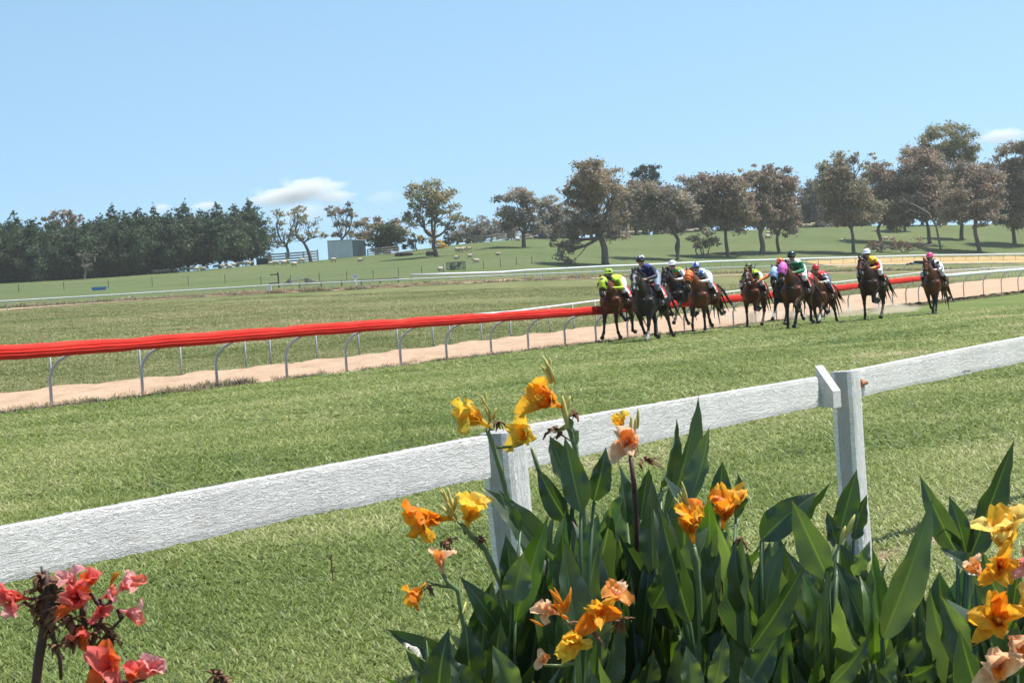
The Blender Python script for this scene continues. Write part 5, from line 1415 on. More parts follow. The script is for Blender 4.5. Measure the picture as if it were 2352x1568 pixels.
# ---------------------------------------------------------------- grass blades (uncountable)
def grass_mat(name, stops, trans=0.35, rough=0.5):
    t = NT(name, rough, 0.3)
    a = t.n('Attribute', attribute_name='tint', attribute_type='INSTANCER')
    v = t.n('Attribute', attribute_name='shade')
    c = t.ramp(a.outputs['Fac'], stops)
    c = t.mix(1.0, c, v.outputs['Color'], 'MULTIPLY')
    t.col(c)
    return t.translucent(c, trans).m
def tuft_mesh(name, seed, nb, rad, h, w, bendv, mat):
    rng = np.random.default_rng(seed); V = []; Fq = []; Ft = []; C = []
    for b in range(nb):
        a = rng.random() * 6.283; r = rad * math.sqrt(rng.random()); L = h * (0.55 + 0.75 * rng.random()); la = rng.random() * 6.283
        bx = np.array([math.cos(a) * r, math.sin(a) * r, -0.004]); ld = np.array([math.cos(la), math.sin(la), 0]); sd = np.array([-ld[1], ld[0], 0])
        tilt = bendv * (0.4 + 0.9 * rng.random()); n0 = len(V); sh = 0.75 + 0.5 * rng.random()
        for k, (u, ww) in enumerate(((0, 1.0), (0.45, 0.9), (0.8, 0.6))):
            p = bx + ld * (L * math.sin(tilt * u) * u) + np.array([0, 0, L * u * math.cos(tilt * u)])
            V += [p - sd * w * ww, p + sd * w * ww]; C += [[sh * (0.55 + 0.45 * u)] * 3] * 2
        V.append(bx + ld * (L * math.sin(tilt)) + np.array([0, 0, L * math.cos(tilt) * 0.95])); C.append([sh * 1.05] * 3)
        Fq += [[n0, n0 + 1, n0 + 3, n0 + 2], [n0 + 2, n0 + 3, n0 + 5, n0 + 4]]; Ft += [[n0 + 4, n0 + 5, n0 + 6]]
    me = mesh_np(name, np.array(V), [np.array(Fq), np.array(Ft)], True)
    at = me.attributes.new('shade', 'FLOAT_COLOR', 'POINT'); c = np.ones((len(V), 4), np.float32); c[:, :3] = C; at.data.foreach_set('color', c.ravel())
    me.materials.append(mat); return me
def scatter(name, pts, scl, tint, meshes, label, cat='grass', seed=0):
    coll = bpy.data.collections.new(name + '_source')
    for m in meshes: coll.objects.link(bpy.data.objects.new(m.name, m))
    me = bpy.data.meshes.new(name); n = len(pts)
    me.vertices.add(n); me.vertices.foreach_set('co', np.asarray(pts, np.float32).ravel())
    rng = np.random.default_rng(seed)
    a = me.attributes.new('scl', 'FLOAT_VECTOR', 'POINT'); a.data.foreach_set('vector', np.asarray(scl, np.float32).ravel())
    a = me.attributes.new('tint', 'FLOAT', 'POINT'); a.data.foreach_set('value', np.asarray(tint, np.float32))
    a = me.attributes.new('spin', 'FLOAT_VECTOR', 'POINT'); sp = np.zeros((n, 3), np.float32); sp[:, 2] = rng.random(n) * 6.283; a.data.foreach_set('vector', sp.ravel())
    a = me.attributes.new('pick', 'INT', 'POINT'); a.data.foreach_set('value', rng.integers(0, len(meshes), n).astype(np.int32))
    o = link_mesh(name, me); tag(o, label, cat, None, 'stuff')
    ng = bpy.data.node_groups.new(name + '_nodes', 'GeometryNodeTree')
    ng.interface.new_socket('Geometry', in_out='INPUT', socket_type='NodeSocketGeometry'); ng.interface.new_socket('Geometry', in_out='OUTPUT', socket_type='NodeSocketGeometry')
    N = ng.nodes.new; L = ng.links.new
    gi, go = N('NodeGroupInput'), N('NodeGroupOutput'); mp = N('GeometryNodeMeshToPoints'); ip = N('GeometryNodeInstanceOnPoints'); ci = N('GeometryNodeCollectionInfo')
    ci.inputs['Collection'].default_value = coll; ci.inputs['Separate Children'].default_value = True; ci.inputs['Reset Children'].default_value = True
    def attr(nm, ty):
        q = N('GeometryNodeInputNamedAttribute'); q.data_type = ty; q.inputs['Name'].default_value = nm; return q.outputs['Attribute']
    L(gi.outputs[0], mp.inputs[0]); L(mp.outputs[0], ip.inputs['Points']); L(ci.outputs[0], ip.inputs['Instance'])
    ip.inputs['Pick Instance'].default_value = True
    L(attr('pick', 'INT'), ip.inputs['Instance Index']); L(attr('scl', 'FLOAT_VECTOR'), ip.inputs['Scale'])
    e2r = N('FunctionNodeEulerToRotation'); L(attr('spin', 'FLOAT_VECTOR'), e2r.inputs[0]); L(e2r.outputs[0], ip.inputs['Rotation'])
    L(ip.outputs[0], go.inputs[0])
    md = o.modifiers.new('scatter', 'NODES'); md.node_group = ng
    return o
def pnoise(X, Y, s, seed):
    rng = np.random.default_rng(seed); out = np.zeros_like(X)
    for k in range(7):
        a = rng.random() * 6.283; f = s * (0.6 + 1.6 * rng.random()); out += np.sin((X * math.cos(a) + Y * math.sin(a)) * f + rng.random() * 6.283)
    return out / 7 ** 0.5 / 1.2
G_STOPS = [(0.0, (0.092, 0.145, 0.026)), (0.35, (0.220, 0.288, 0.070)), (0.6, (0.355, 0.400, 0.140)), (0.8, (0.485, 0.470, 0.235)), (1.0, (0.60, 0.52, 0.33))]
M_blade = grass_mat('grass_blade', G_STOPS)
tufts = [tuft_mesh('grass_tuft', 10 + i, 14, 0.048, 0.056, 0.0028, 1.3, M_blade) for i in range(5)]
def lawn():
    rng = np.random.default_rng(12)
    P_, S_, T_ = [], [], []
    for (y0, y1, n, sxy, sz) in [(3.2, 7, 44000, 1.05, 0.9), (7, 11, 56000, 1.15, 0.9), (11, 17, 56000, 1.6, 0.95), (17, 27, 46000, 2.3, 1.05), (27, 45, 42000, 3.6, 1.25), (45, 80, 36000, 6.0, 1.5)]:
        m = int(n * 1.5)
        Y = np.sqrt(rng.random(m) * (y1 ** 2 - y0 ** 2) + y0 ** 2); X = rng.uniform(-1, 1, m) * (0.25 * Y + 1.0)
        D = X * NV.x + Y * NV.y
        keep = D < D_RED - 0.35 + 0.12 * np.sin(X * 3 + Y * 2.2)
        fa = fence_pt(1250, 980); rel_ = (X - fa.x) * FN.x + (Y - fa.y) * FN.y; al = (X - fa.x) * FD.x + (Y - fa.y) * FD.y
        keep &= ~((rel_ > -0.15 + 0.06 * np.sin(al * 9)) & (rel_ < 0.13 + 0.06 * np.sin(al * 7 + 1)) & (al > 0.1) & (rng.random(m) > 0.12))
        X, Y = X[keep][:n], Y[keep][:n]
        P_.append(np.stack([X, Y, ground(X, Y)], 1)); k = len(X); r = 0.75 + 0.5 * rng.random(k)
        S_.append(np.stack([sxy * r, sxy * r, sz * r * (0.8 + 0.4 * rng.random(k))], 1))
        T1 = X * DV.x + Y * DV.y; D1 = X * NV.x + Y * NV.y
        near = D1 < 3.4
        t_ = 0.44 + 0.09 * pnoise(X, Y, 1.3, 1) + 0.10 * pnoise(T1 * 0.15, D1, 1.1, 2) + 0.15 * rng.standard_normal(k) + 0.06 * near
        dry = np.clip(pnoise(X * 0.6, Y, 1.1, 5) - 0.45, 0, 1) * (D1 < 12)
        T_.append(np.clip(t_ + 0.36 * dry, 0, 1))
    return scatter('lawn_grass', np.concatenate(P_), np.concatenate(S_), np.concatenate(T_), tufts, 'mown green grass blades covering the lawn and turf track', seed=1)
lawn()
# weeds along the foot of the running rail, dry infield tufts
W_STOPS = [(0.0, (0.13, 0.165, 0.055)), (0.4, (0.25, 0.23, 0.11)), (0.7, (0.38, 0.29, 0.19)), (1.0, (0.48, 0.38, 0.27))]
M_weed = grass_mat('dry_weed', W_STOPS, 0.25)
weeds = [tuft_mesh('weed_tuft', 40 + i, 26, 0.10, 0.17, 0.005, 0.9, M_weed) for i in range(4)]
def weeds_():
    rng = np.random.default_rng(21); n = 5200
    T = 8 + 150 * rng.random(n) ** 1.4; D = D_RED - 0.1 + 0.26 * rng.standard_normal(n) + np.where(rng.random(n) < .12, rng.random(n) * 1.0, 0)
    dens = pnoise(T, T * 0.3, 0.9, 7) > -0.35
    T, D = T[dens], D[dens]; X = DV.x * T + NV.x * D; Y = DV.y * T + NV.y * D; k = len(T)
    s = (0.35 + 0.55 * rng.random(k)) * (1 + 0.7 * np.clip(pnoise(T, T * .2, .5, 8), 0, 1.5))
    return scatter('rail_weeds', np.stack([X, Y, ground(X, Y)], 1), np.stack([s * 1.2, s * 1.2, s], 1), np.clip(0.62 + 0.22 * rng.standard_normal(k) - 0.3 * (pnoise(T, T * .1, .7, 9) > .6), 0, 1), weeds, 'dry brown weeds along the foot of the red rail', 'weeds', 2)
weeds_()
I_STOPS = [(0.0, (0.160, 0.215, 0.065)), (0.35, (0.275, 0.300, 0.110)), (0.65, (0.390, 0.365, 0.175)), (1.0, (0.54, 0.45, 0.28))]
M_inf = grass_mat('infield_blade', I_STOPS, 0.3)
itufts = [tuft_mesh('infield_tuft', 60 + i, 18, 0.12, 0.13, 0.008, 1.0, M_inf) for i in range(4)]
def infield():
    rng = np.random.default_rng(31); P_, S_, T_ = [], [], []
    for (d0, d1, n, s) in [(0.0, 8, 26000, 0.9), (8, 25, 30000, 1.4), (25, 60, 30000, 2.4), (60, 120, 22000, 4.0)]:
        D = D_REAR - 0.5 + d0 + (d1 - d0) * rng.random(n); tt = rng.uniform(-0.25, 0.245, n)
        Y = D / np.maximum(math.sin(TH) - (-tt) * 0 - tt * math.cos(TH), 0.05); X = tt * Y
        keep = (Y < 230) & (Y > 10) & (D > far_d(X * DV.x + Y * DV.y) - 0.25); X, Y, Dk = X[keep], Y[keep], D[keep]; k = len(X); r = s * (0.7 + 0.6 * rng.random(k))
        P_.append(np.stack([X, Y, ground(X, Y)], 1)); S_.append(np.stack([r * 1.3, r * 1.3, np.minimum(r, 1.5) * (0.35 + 0.45 * rng.random(k))], 1))
        T1 = X * DV.x + Y * DV.y
        T_.append(np.clip(0.42 + 0.16 * pnoise(T1 * 0.12, Dk, 0.55, 3) + 0.10 * pnoise(X, Y, 0.5, 4) + 0.13 * rng.standard_normal(k), 0, 1))
    return scatter('infield_grass_tufts', np.concatenate(P_), np.concatenate(S_), np.concatenate(T_), itufts, 'rough olive and straw grass growing on the infield', seed=3)
infield()
def farweeds():
    rng = np.random.default_rng(41); pts = [G(*p) for p in [(-60, 712), (300, 691), (631, 671), (900, 659), (1206, 645), (1355, 638), (1700, 628), (2010, 621), (2268, 618)]]
    A = np.array([tuple(p) for p in pts]); n = 1500; u = rng.random(n) * (len(pts) - 1); i = u.astype(int); f = (u - i)[:, None]
    Q = A[i] * (1 - f) + A[i + 1] * f; Q[:, 1] += rng.standard_normal(n) * 2.2; Q[:, 2] = ground(Q[:, 0], Q[:, 1]); s = 1.6 + 2.2 * rng.random(n) ** 2
    return scatter('far_weeds', Q, np.stack([s * 2, s * 2, s], 1), np.clip(0.55 + .25 * rng.standard_normal(n), 0, 1), weeds, 'brownish weeds along the far rail and sand strip', 'weeds', 4)
farweeds()
# ---------------------------------------------------------------- canna bed
def canna_leaf_mat():
    t = NT('canna_leaf', 0.34, 0.8)
    a = t.n('Attribute', attribute_name='luv'); sp = t.n('SeparateXYZ'); t.l(a.outputs['Vector'], sp.inputs[0])
    cv = t.n('Attribute', attribute_name='Col')
    w = t.math('ABSOLUTE', sp.outputs['Y'])
    vein = t.math('SINE', t.math('MULTIPLY', t.math('SUBTRACT', sp.outputs['X'], t.math('MULTIPLY', w, 0.22)), 210.0))
    v = t.coord(kind='Object')
    blot = t.noise(v, 9.0, 4, 0.6)
    base = t.mix(1.0, cv.outputs['Color'], t.ramp(blot, [(0.3, (0.78, 0.78, 0.78)), (0.7, (1.2, 1.2, 1.2))]), 'MULTIPLY')
    base = t.mix(t.math('MULTIPLY', t.math('ADD', t.math('MULTIPLY', vein, 0.5), 0.5), 0.22), base, (0.11, 0.17, 0.07))
    rib = t.ramp(w, [(0.0, (1, 1, 1)), (0.05, (0.8,) * 3), (0.09, (0, 0, 0))])
    base = t.mix(t.math('MULTIPLY', rib, 0.45), base, (0.16, 0.24, 0.08))
    edge = t.ramp(w, [(0.955, (0, 0, 0)), (1.0, (1, 1, 1))])
    base = t.mix(t.math('MULTIPLY', edge, 0.4), base, (0.20, 0.17, 0.07))
    tipc = t.ramp(sp.outputs['Z'], [(0.955, (0, 0, 0)), (0.985, (1, 1, 1))])
    base = t.mix(tipc, base, (0.16, 0.085, 0.04))
    t.col(base)
    rib2 = t.math('MULTIPLY', rib, 0.5)
    t.bump(t.math('SUBTRACT', t.math('MULTIPLY', vein, 0.5), rib2), 0.22, 0.004)
    tr = t.mix(1.0, base, (2.8, 3.0, 0.8), 'MULTIPLY')
    return t.translucent(tr, 0.30).m
M_cleaf = canna_leaf_mat()
M_cstem = mottled('canna_stem', (0.10, 0.155, 0.055), (0.17, 0.22, 0.09), 20, 0.45, 0.4)
M_lstalk = mottled('canna_leaf_stalk', (0.035, 0.075, 0.028), (0.07, 0.12, 0.045), 20, 0.45, 0.4)
def petal_mat():
    t = NT('canna_petal', 0.5, 0.25)
    a = t.n('Attribute', attribute_name='Col'); v = t.coord()
    c = t.mix(1.0, a.outputs['Color'], t.ramp(t.noise(v, 90, 3), [(0.3, (0.86, 0.82, 0.8)), (0.7, (1.08, 1.08, 1.1))]), 'MULTIPLY')
    t.col(c); t.bump(t.noise(v, 140, 3), 0.25, 0.002)
    return t.translucent(c, 0.5).m
M_petal = petal_mat()
M_bud = mottled('canna_bud', (0.42, 0.38, 0.10), (0.55, 0.48, 0.16), 60, 0.5)
M_dry = mottled('withered_petals', (0.10, 0.045, 0.028), (0.26, 0.12, 0.07), 50, 0.9)
M_darkstem = mottled('bronze_canna_stem', (0.045, 0.022, 0.02), (0.10, 0.05, 0.045), 30, 0.5)
TOCAM = Vector((0, -1, 0))

def leaf_mesh(base, tip, width, phi, fold, curl, seed, col, wave=0.006, droop=0.0):
    """canna blade from base to tip; phi turns the blade about its midrib, fold is the V angle"""
    rg = random.Random(seed); base, tip = Vector(base), Vector(tip); ax = tip - base; L = ax.length; d = ax.normalized()
    nrm = TOCAM - d * TOCAM.dot(d); nrm.normalize(); nrm = Matrix.Rotation(phi, 3, d) @ nrm; sd = d.cross(nrm)
    nu, nv = 20, 9; V = []; uv = []
    k1, k2 = rg.uniform(0, 6.28), rg.uniform(0, 6.28); tw = rg.gauss(0, 0.25)
    for i in range(nu + 1):
        u = i / nu
        pw = (math.sin(math.pi * min(1, u ** 0.72)) ** 0.9) * (1 - 0.25 * u) if 0 < u < 1 else 0.0
        pw = max(pw, 0.06 * (1 - u)) * (1 - smooth01((u - 0.80) / 0.2) * 0.35)
        c = base + ax * u + nrm * (curl * L * math.sin(math.pi * u * 0.9) - droop * L * u ** 3) 
        Rt = Matrix.Rotation(tw * u, 3, d); s2, n2 = Rt @ sd, Rt @ nrm
        for j in range(nv):
            v = -1 + 2 * j / (nv - 1); h = width / 2 * pw * abs(v)
            wv = wave * pw * (math.sin(u * 15 + k1 + (2 if v > 0 else 0)) * abs(v) ** 2 + 0.6 * math.sin(u * 27 + k2) * abs(v) ** 3)
            V.append(tuple(c + s2 * (math.copysign(h * math.cos(fold), v)) + n2 * (h * math.sin(fold) + wv * 1.0))); uv.append((u * L / 0.4, v, u))
    Fq = [[i * nv + j, i * nv + j + 1, (i + 1) * nv + j + 1, (i + 1) * nv + j] for i in range(nu) for j in range(nv - 1)]
    me = mesh_np('leaf', np.array(V), np.array(Fq), True, None, np.tile(np.array(col) * rg.uniform(0.85, 1.15), (len(V), 1)))
    at = me.attributes.new('luv', 'FLOAT_VECTOR', 'POINT'); at.data.foreach_set('vector', np.array(uv, np.float32).ravel())
    me.materials.append(M_cleaf)
    return me

def petal(mb, base, axis, out, L, W, open_, wave, cb, ct, rg, cup=0.25):
    """one broad wavy petal; axis = flower axis, out = direction it falls to"""
    axis, out = Vector(axis).normalized(), Vector(out).normalized(); out = (out - axis * out.dot(axis)).normalized(); sd = axis.cross(out)
    nu, nv = 9, 7; V = []; C = []; k = rg.uniform(0, 6.28)
    for i in range(nu + 1):
        u = i / nu; a = open_ * u ** 1.15; p = Vector(base) + axis * (L * math.sin(min(a, 3.0)) / max(open_, .2) if open_ > .2 else L * u) + out * (L * (1 - math.cos(a)) / max(open_, .2))
        w = W * (0.16 + 0.84 * math.sin(math.pi * min(1, u * 0.86 + .04)) ** 0.8) * (1 if u < .9 else .86)
        nrm = (out * math.cos(a) - axis * math.sin(a))
        for j in range(nv):
            v = -1 + 2 * j / (nv - 1)
            wv = wave * L * (math.sin(v * 4.0 + u * 7 + k) * u * .5 + math.sin(u * 16 + k + v * 2) * abs(v) * .35)
            V.append(tuple(p + sd * (v * w / 2) + nrm * (wv - cup * w * v * v)))
            f = u + .25 * abs(v); m = min(1, max(0, f)); q = 1 + .12 * math.sin(u * 31 + v * 17 + k)
            C.append([max(0, (cb[z] * (1 - m) + ct[z] * m) * q) for z in range(3)])
    n0 = len(V)
    Fq = [[i * nv + j, i * nv + j + 1, (i + 1) * nv + j + 1, (i + 1) * nv + j] for i in range(nu) for j in range(nv - 1)]
    mb.add(V, Fq); mb.c[-1] = np.array(C)

PAL = {'orange': ((0.86, 0.27, 0.015), (0.93, 0.50, 0.04)), 'yellow': ((0.90, 0.45, 0.02), (0.95, 0.66, 0.08)), 'peach': ((0.88, 0.36, 0.08), (0.93, 0.64, 0.42)), 'red': ((0.84, 0.17, 0.04), (0.88, 0.19, 0.18)), 'pink': ((0.84, 0.20, 0.13), (0.92, 0.46, 0.46)), 'gold': ((0.92, 0.54, 0.05), (0.95, 0.73, 0.20))}
FSTEMS = {}
def flower(parent, at, axis, size, pal, seed, npet=5, org=None, key=None):
    """one bloom: tube and separate petals; 'at' in world, petals are sub-parts"""
    rg = random.Random(seed); at = Vector(at); axis = Vector(axis).normalized(); o = Vector(org)
    root = empty('flower', at - o); root.parent = parent
    ref = axis.orthogonal().normalized(); cb, ct = PAL[pal]
    m = MB(); m.tube([-axis * size * .35, -axis * size * .2, Vector((0, 0, 0)), axis * size * .08], [size * .05, size * .06, size * .09, size * .05], 8, True, ct); m.build('flower_tube', M_petal, root, True, True)
    sp = FSTEMS.get(key)
    if sp:                                               # short stalk back to the flower stem
        q = min((a.lerp(b, t_) for a, b in zip(sp[:-1], sp[1:]) for t_ in (0, .25, .5, .75, 1)), key=lambda v: (v - at).length + max(0, v.z - at.z) * 2)
        a0 = -axis * size * .33; b0 = q - at; m = MB(); m.tube([a0, a0 * 1.3, a0 * .6 + b0 * .5 - Vector((0, 0, (a0 - b0).length * .06)), b0], [.0035, .0035, .004, .005], 6); m.build('pedicel', M_darkstem if pal in ('red', 'pink') else M_cstem, root, True)
    for k in range(npet):
        a = 6.283 * k / npet + rg.uniform(-.35, .35); out = Matrix.Rotation(a, 3, axis) @ ref
        lip = (k == 0)
        mb = MB(); petal(mb, (0, 0, 0), axis, out, size * rg.uniform(.75, 1.12), size * rg.uniform(.34, .62), (2.2 if lip else rg.uniform(.5, 1.7)), rg.uniform(.14, .26), cb if not lip else tuple(c_ * q_ for c_, q_ in zip(cb, (.95, .7, .8))), ct if rg.random() < .8 else cb, rg)
        mb.build('petal', M_petal, root, True, True)
    for k in range(3):
        e = axis * size * .5 + Vector((rg.gauss(0, .1), rg.gauss(0, .1), rg.gauss(0, .1))) * size
        m = MB(); m.tube([(0, 0, 0), e * .5, e], [size * .035, size * .03, size * .045], 6, True, ct); m.build('stamen', M_petal, root, True, True)
    return root
def buds(parent, at, axis, n, size, seed, mat, org, spread=.35):
    rg = random.Random(seed); at, axis = Vector(at) - Vector(org), Vector(axis).normalized()
    for k in range(n):
        d = (axis + Vector((rg.gauss(0, spread), rg.gauss(0, spread), rg.gauss(0, spread)))).normalized(); p = at + axis * size * rg.uniform(-.5, .3) + Vector((rg.gauss(0, .1), rg.gauss(0, .1), 0)) * size
        L = size * rg.uniform(.6, 1.15); m = MB(); m.tube([p, p + d * L * .45, p + d * L * .8, p + d * L], [size * .04, size * .085, size * .06, size * .01], 7, True, (0.80, 0.36, 0.03)); m.build('bud', mat, parent, True, True)
def wilt(parent, at, size, seed, org):
    rg = random.Random(seed); at = Vector(at) - Vector(org); m = MB()
    for k in range(11):
        e = at + Vector((rg.gauss(0, .5), rg.gauss(0, .5), rg.uniform(-1, .3))) * size
        m.tube([at, at.lerp(e, .5) + Vector((rg.gauss(0, .15), 0, .1)) * size, e], [(size * .12, size * .05), (size * .16, size * .04), (size * .05, size * .02)], 6)
    m.build('withered_bloom', M_dry, parent, True)

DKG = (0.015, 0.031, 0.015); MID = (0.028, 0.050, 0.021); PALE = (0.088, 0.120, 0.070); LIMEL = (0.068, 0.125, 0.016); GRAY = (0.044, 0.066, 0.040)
# plants: x at the foot of the picture, depth, label
PLANTS = [(985, 5.6, 'leafy canna sprawling left at the front of the clump'), (1075, 5.9, 'canna with wide dark leaves at the left end of the clump'), (1165, 6.1, 'canna carrying the drooping orange cluster left of the post'), (1235, 6.5, 'canna with the yellow bloom on the long stem before the post'), (1300, 6.2, 'canna with the tallest orange bloom and green bud spike'), (1330, 5.5, 'short canna with the tangled orange and yellow bloom cluster'), (1400, 6.6, 'canna with a bright backlit lime leaf below the peach bloom'), (1470, 6.3, 'canna holding the peach coloured bloom against the rail'), (1530, 6.7, 'canna with the tall pointed leaves crossing the white rail'), (1608, 5.8, 'canna with an orange bloom under a straw coloured bud spike'), (1675, 6.2, 'canna with the two petalled orange bloom beside the bud spike'), (1745, 5.7, 'flowerless canna with grey green blades right of the two orange blooms'), (1820, 6.1, 'flowerless canna with a blade arching right towards the right post'), (1900, 5.6, 'flowerless canna with a pale unopened bud stalk'), (1955, 6.2, 'flowerless canna whose blades hide the foot of the right post'), (2030, 5.6, 'canna with the largest bright ribbed blade leaning right'), (2110, 5.9, 'dark leaved canna left of the bare soil gap'), (2195, 5.5, 'canna with two upright blades beside the soil gap'), (2260, 5.3, 'canna with the tall dark blade near the right edge'), (2330, 4.7, 'canna with large golden and peach blooms at the right edge')]
roots = []
for (x, dp, lb) in PLANTS:
    top = P(x, 1560, dp); g = gz(top.x, top.y)
    base = Vector((top.x, top.y, g)); roots.append((empty('canna_plant', base, 0, lb, 'plant', 'yellow cannas in the bed'), base, dp, x))
def nearest(x):
    return min(range(len(roots)), key=lambda i: abs(roots[i][3] - x))
def put_leaf(i, tipx, tipy, bx, by, w, phi, col, dz=0.0, fold=0.35, curl=0.05, seed=None, droop=0.0, tz=None):
    r, o, dp, _ = roots[i]; dp = dp + dz
    tip = P(tipx, tipy, dp + (tz or 0.0)); bs = P(bx, by, dp)
    seed = seed if seed is not None else int(tipx * 7 + tipy * 13)
    me = leaf_mesh(bs - o, tip - o, w * dp / F / max(.45, abs(math.cos(phi))) * 1.24, phi, fold, curl, seed, col, droop=droop)
    lo = bpy.data.objects.new('leaf', me); COL.objects.link(lo); lo.parent = r
    # sheathing stalk down to the stem
    s = Vector((0, 0, max(.1, (bs - o).z * .45))); m = MB(); m.tube([bs - o, (bs - o).lerp(s, .35), s], [.004, .007, .009], 6); m.build('leaf_stalk', M_lstalk, r, True)
T_LEAVES = [
 (1602, 905, 1540, 1165, 66, .55, GRAY, .5, .1), (1627, 978, 1585, 1150, 52, -.6, GRAY, .5, .1), (1552, 958, 1518, 1120, 34, .9, DKG, .5, .2),
 (1297, 1002, 1334, 1175, 60, .2, MID, .3, 0), (1262, 1000, 1300, 1110, 44, .8, DKG, .4, .1), (1391, 1024, 1364, 1150, 52, .1, DKG, .35, .1), (1233, 1070, 1305, 1200, 46, -.5, DKG, .4, 0),
 (1491, 1075, 1472, 1190, 56, .3, MID, .3, .1), (1455, 1112, 1400, 1250, 52, -.8, LIMEL, .2, .1), (1106, 1120, 1258, 1285, 62, .5, GRAY, .35, -.2), (1140, 1120, 1195, 1220, 24, .4, MID, .5, .1),
 (1161, 1226, 1180, 1370, 52, .2, DKG, .3, 0), (1203, 1266, 1178, 1385, 60, -.1, PALE, .2, -.3), (1052, 1322, 1165, 1475, 56, .3, MID, .4, 0), (883, 1442, 1042, 1520, 46, .3, DKG, .4, 0), (1068, 1425, 1082, 1580, 70, .1, DKG, .2, -.1),
 (1287, 1497, 1400, 1585, 46, .4, DKG, .5, -.3), (1299, 1222, 1268, 1380, 60, .2, DKG, .3, .2), (1353, 1279, 1304, 1400, 66, .5, DKG, .35, .1), (1496, 1106, 1500, 1310, 68, .05, GRAY, .25, -.1), (1560, 1283, 1498, 1395, 64, .5, MID, .3, -.3),
 (1537, 1124, 1562, 1225, 44, -.3, DKG, .4, .2), (1905, 1102, 1752, 1196, 58, .7, DKG, .5, .1), (1880, 1130, 1748, 1240, 66, -.4, MID, .3, 0), (1993, 1134, 1960, 1240, 32, .6, DKG, .4, 0), (1969, 1076, 1925, 1235, 56, .2, MID, .35, .3),
 (1818, 1148, 1903, 1330, 66, -.5, GRAY, .3, -.1), (1898, 1172, 1925, 1260, 34, .2, DKG, .3, .2), (2141, 1138, 2025, 1470, 84, .15, PALE, .42, -.2), (2112, 1088, 2200, 1275, 56, -.2, GRAY, .4, .1), (2177, 1136, 2220, 1275, 50, .1, MID, .3, .1),
 (2330, 1008, 2226, 1285, 68, .3, DKG, .35, .1), (2153, 1256, 2268, 1325, 40, .5, MID, .4, 0), (1997, 1240, 1958, 1320, 34, .2, PALE, .2, -.2), (2003, 1250, 2028, 1465, 44, .7, LIMEL, .5, -.2), (1929, 1253, 1948, 1490, 82, .05, DKG, .3, -.25),
 (1768, 1236, 1818, 1470, 62, -.3, GRAY, .3, 0), (1848, 1293, 1725, 1490, 60, .5, MID, .4, -.3), (1719, 1266, 1680, 1390, 66, .2, DKG, .3, 0), (1660, 1058, 1652, 1170, 46, .1, DKG, .3, .3), (1692, 1080, 1690, 1190, 34, .5, MID, .4, .3),
 (1666, 1450, 1640, 1580, 44, .1, PALE, .15, -.4), (1722, 1474, 1668, 1580, 40, .2, GRAY, .3, -.4), (1785, 1460, 1718, 1575, 66, -.2, MID, .4, -.3), (1903, 1467, 1852, 1580, 46, .7, LIMEL, .4, -.3), (2000, 1447, 1905, 1575, 46, .4, GRAY, .45, -.4),
 (2176, 1418, 2083, 1530, 56, -.2, PALE, .3, -.3), (2176, 1493, 2072, 1560, 50, .5, MID, .5, -.4), (2208, 1462, 2196, 1580, 50, .1, GRAY, .3, -.3), (2157, 1310, 2165, 1445, 66, 0, DKG, .3, .1), (1205, 1280, 1260, 1420, 40, .9, MID, .4, .1),
 (1420, 1060, 1440, 1200, 40, .6, DKG, .4, .3), (1375, 1180, 1345, 1300, 54, -.4, MID, .3, .2), (1010, 1500, 1090, 1590, 44, .3, GRAY, .4, -.2), (1150, 1420, 1130, 1580, 54, -.3, DKG, .3, -.1), (1240, 1400, 1225, 1560, 56, .2, DKG, .3, 0), (1440, 1400, 1420, 1560, 62, .2, DKG, .3, -.1), (1390, 1480, 1430, 1590, 50, -.5, MID, .4, -.3),
 (1530, 1420, 1545, 1590, 64, .1, DKG, .3, 0), (1595, 1350, 1600, 1560, 60, -.2, DKG, .3, .1), (1500, 1490, 1480, 1600, 50, .4, GRAY, .35, -.4), (1640, 1360, 1628, 1500, 52, .5, MID, .35, 0), (1760, 1400, 1750, 1570, 60, 0, DKG, .3, .1), (1985, 1380, 1990, 1560, 56, -.2, DKG, .3, .1), (2060, 1480, 2020, 1590, 44, .3, PALE, .3, -.3), (2120, 1360, 2100, 1540, 60, .1, DKG, .3, .1), (2250, 1330, 2240, 1480, 50, .3, DKG, .3, .1), (2235, 1400, 2300, 1570, 50, .3, DKG, .3, .3)]
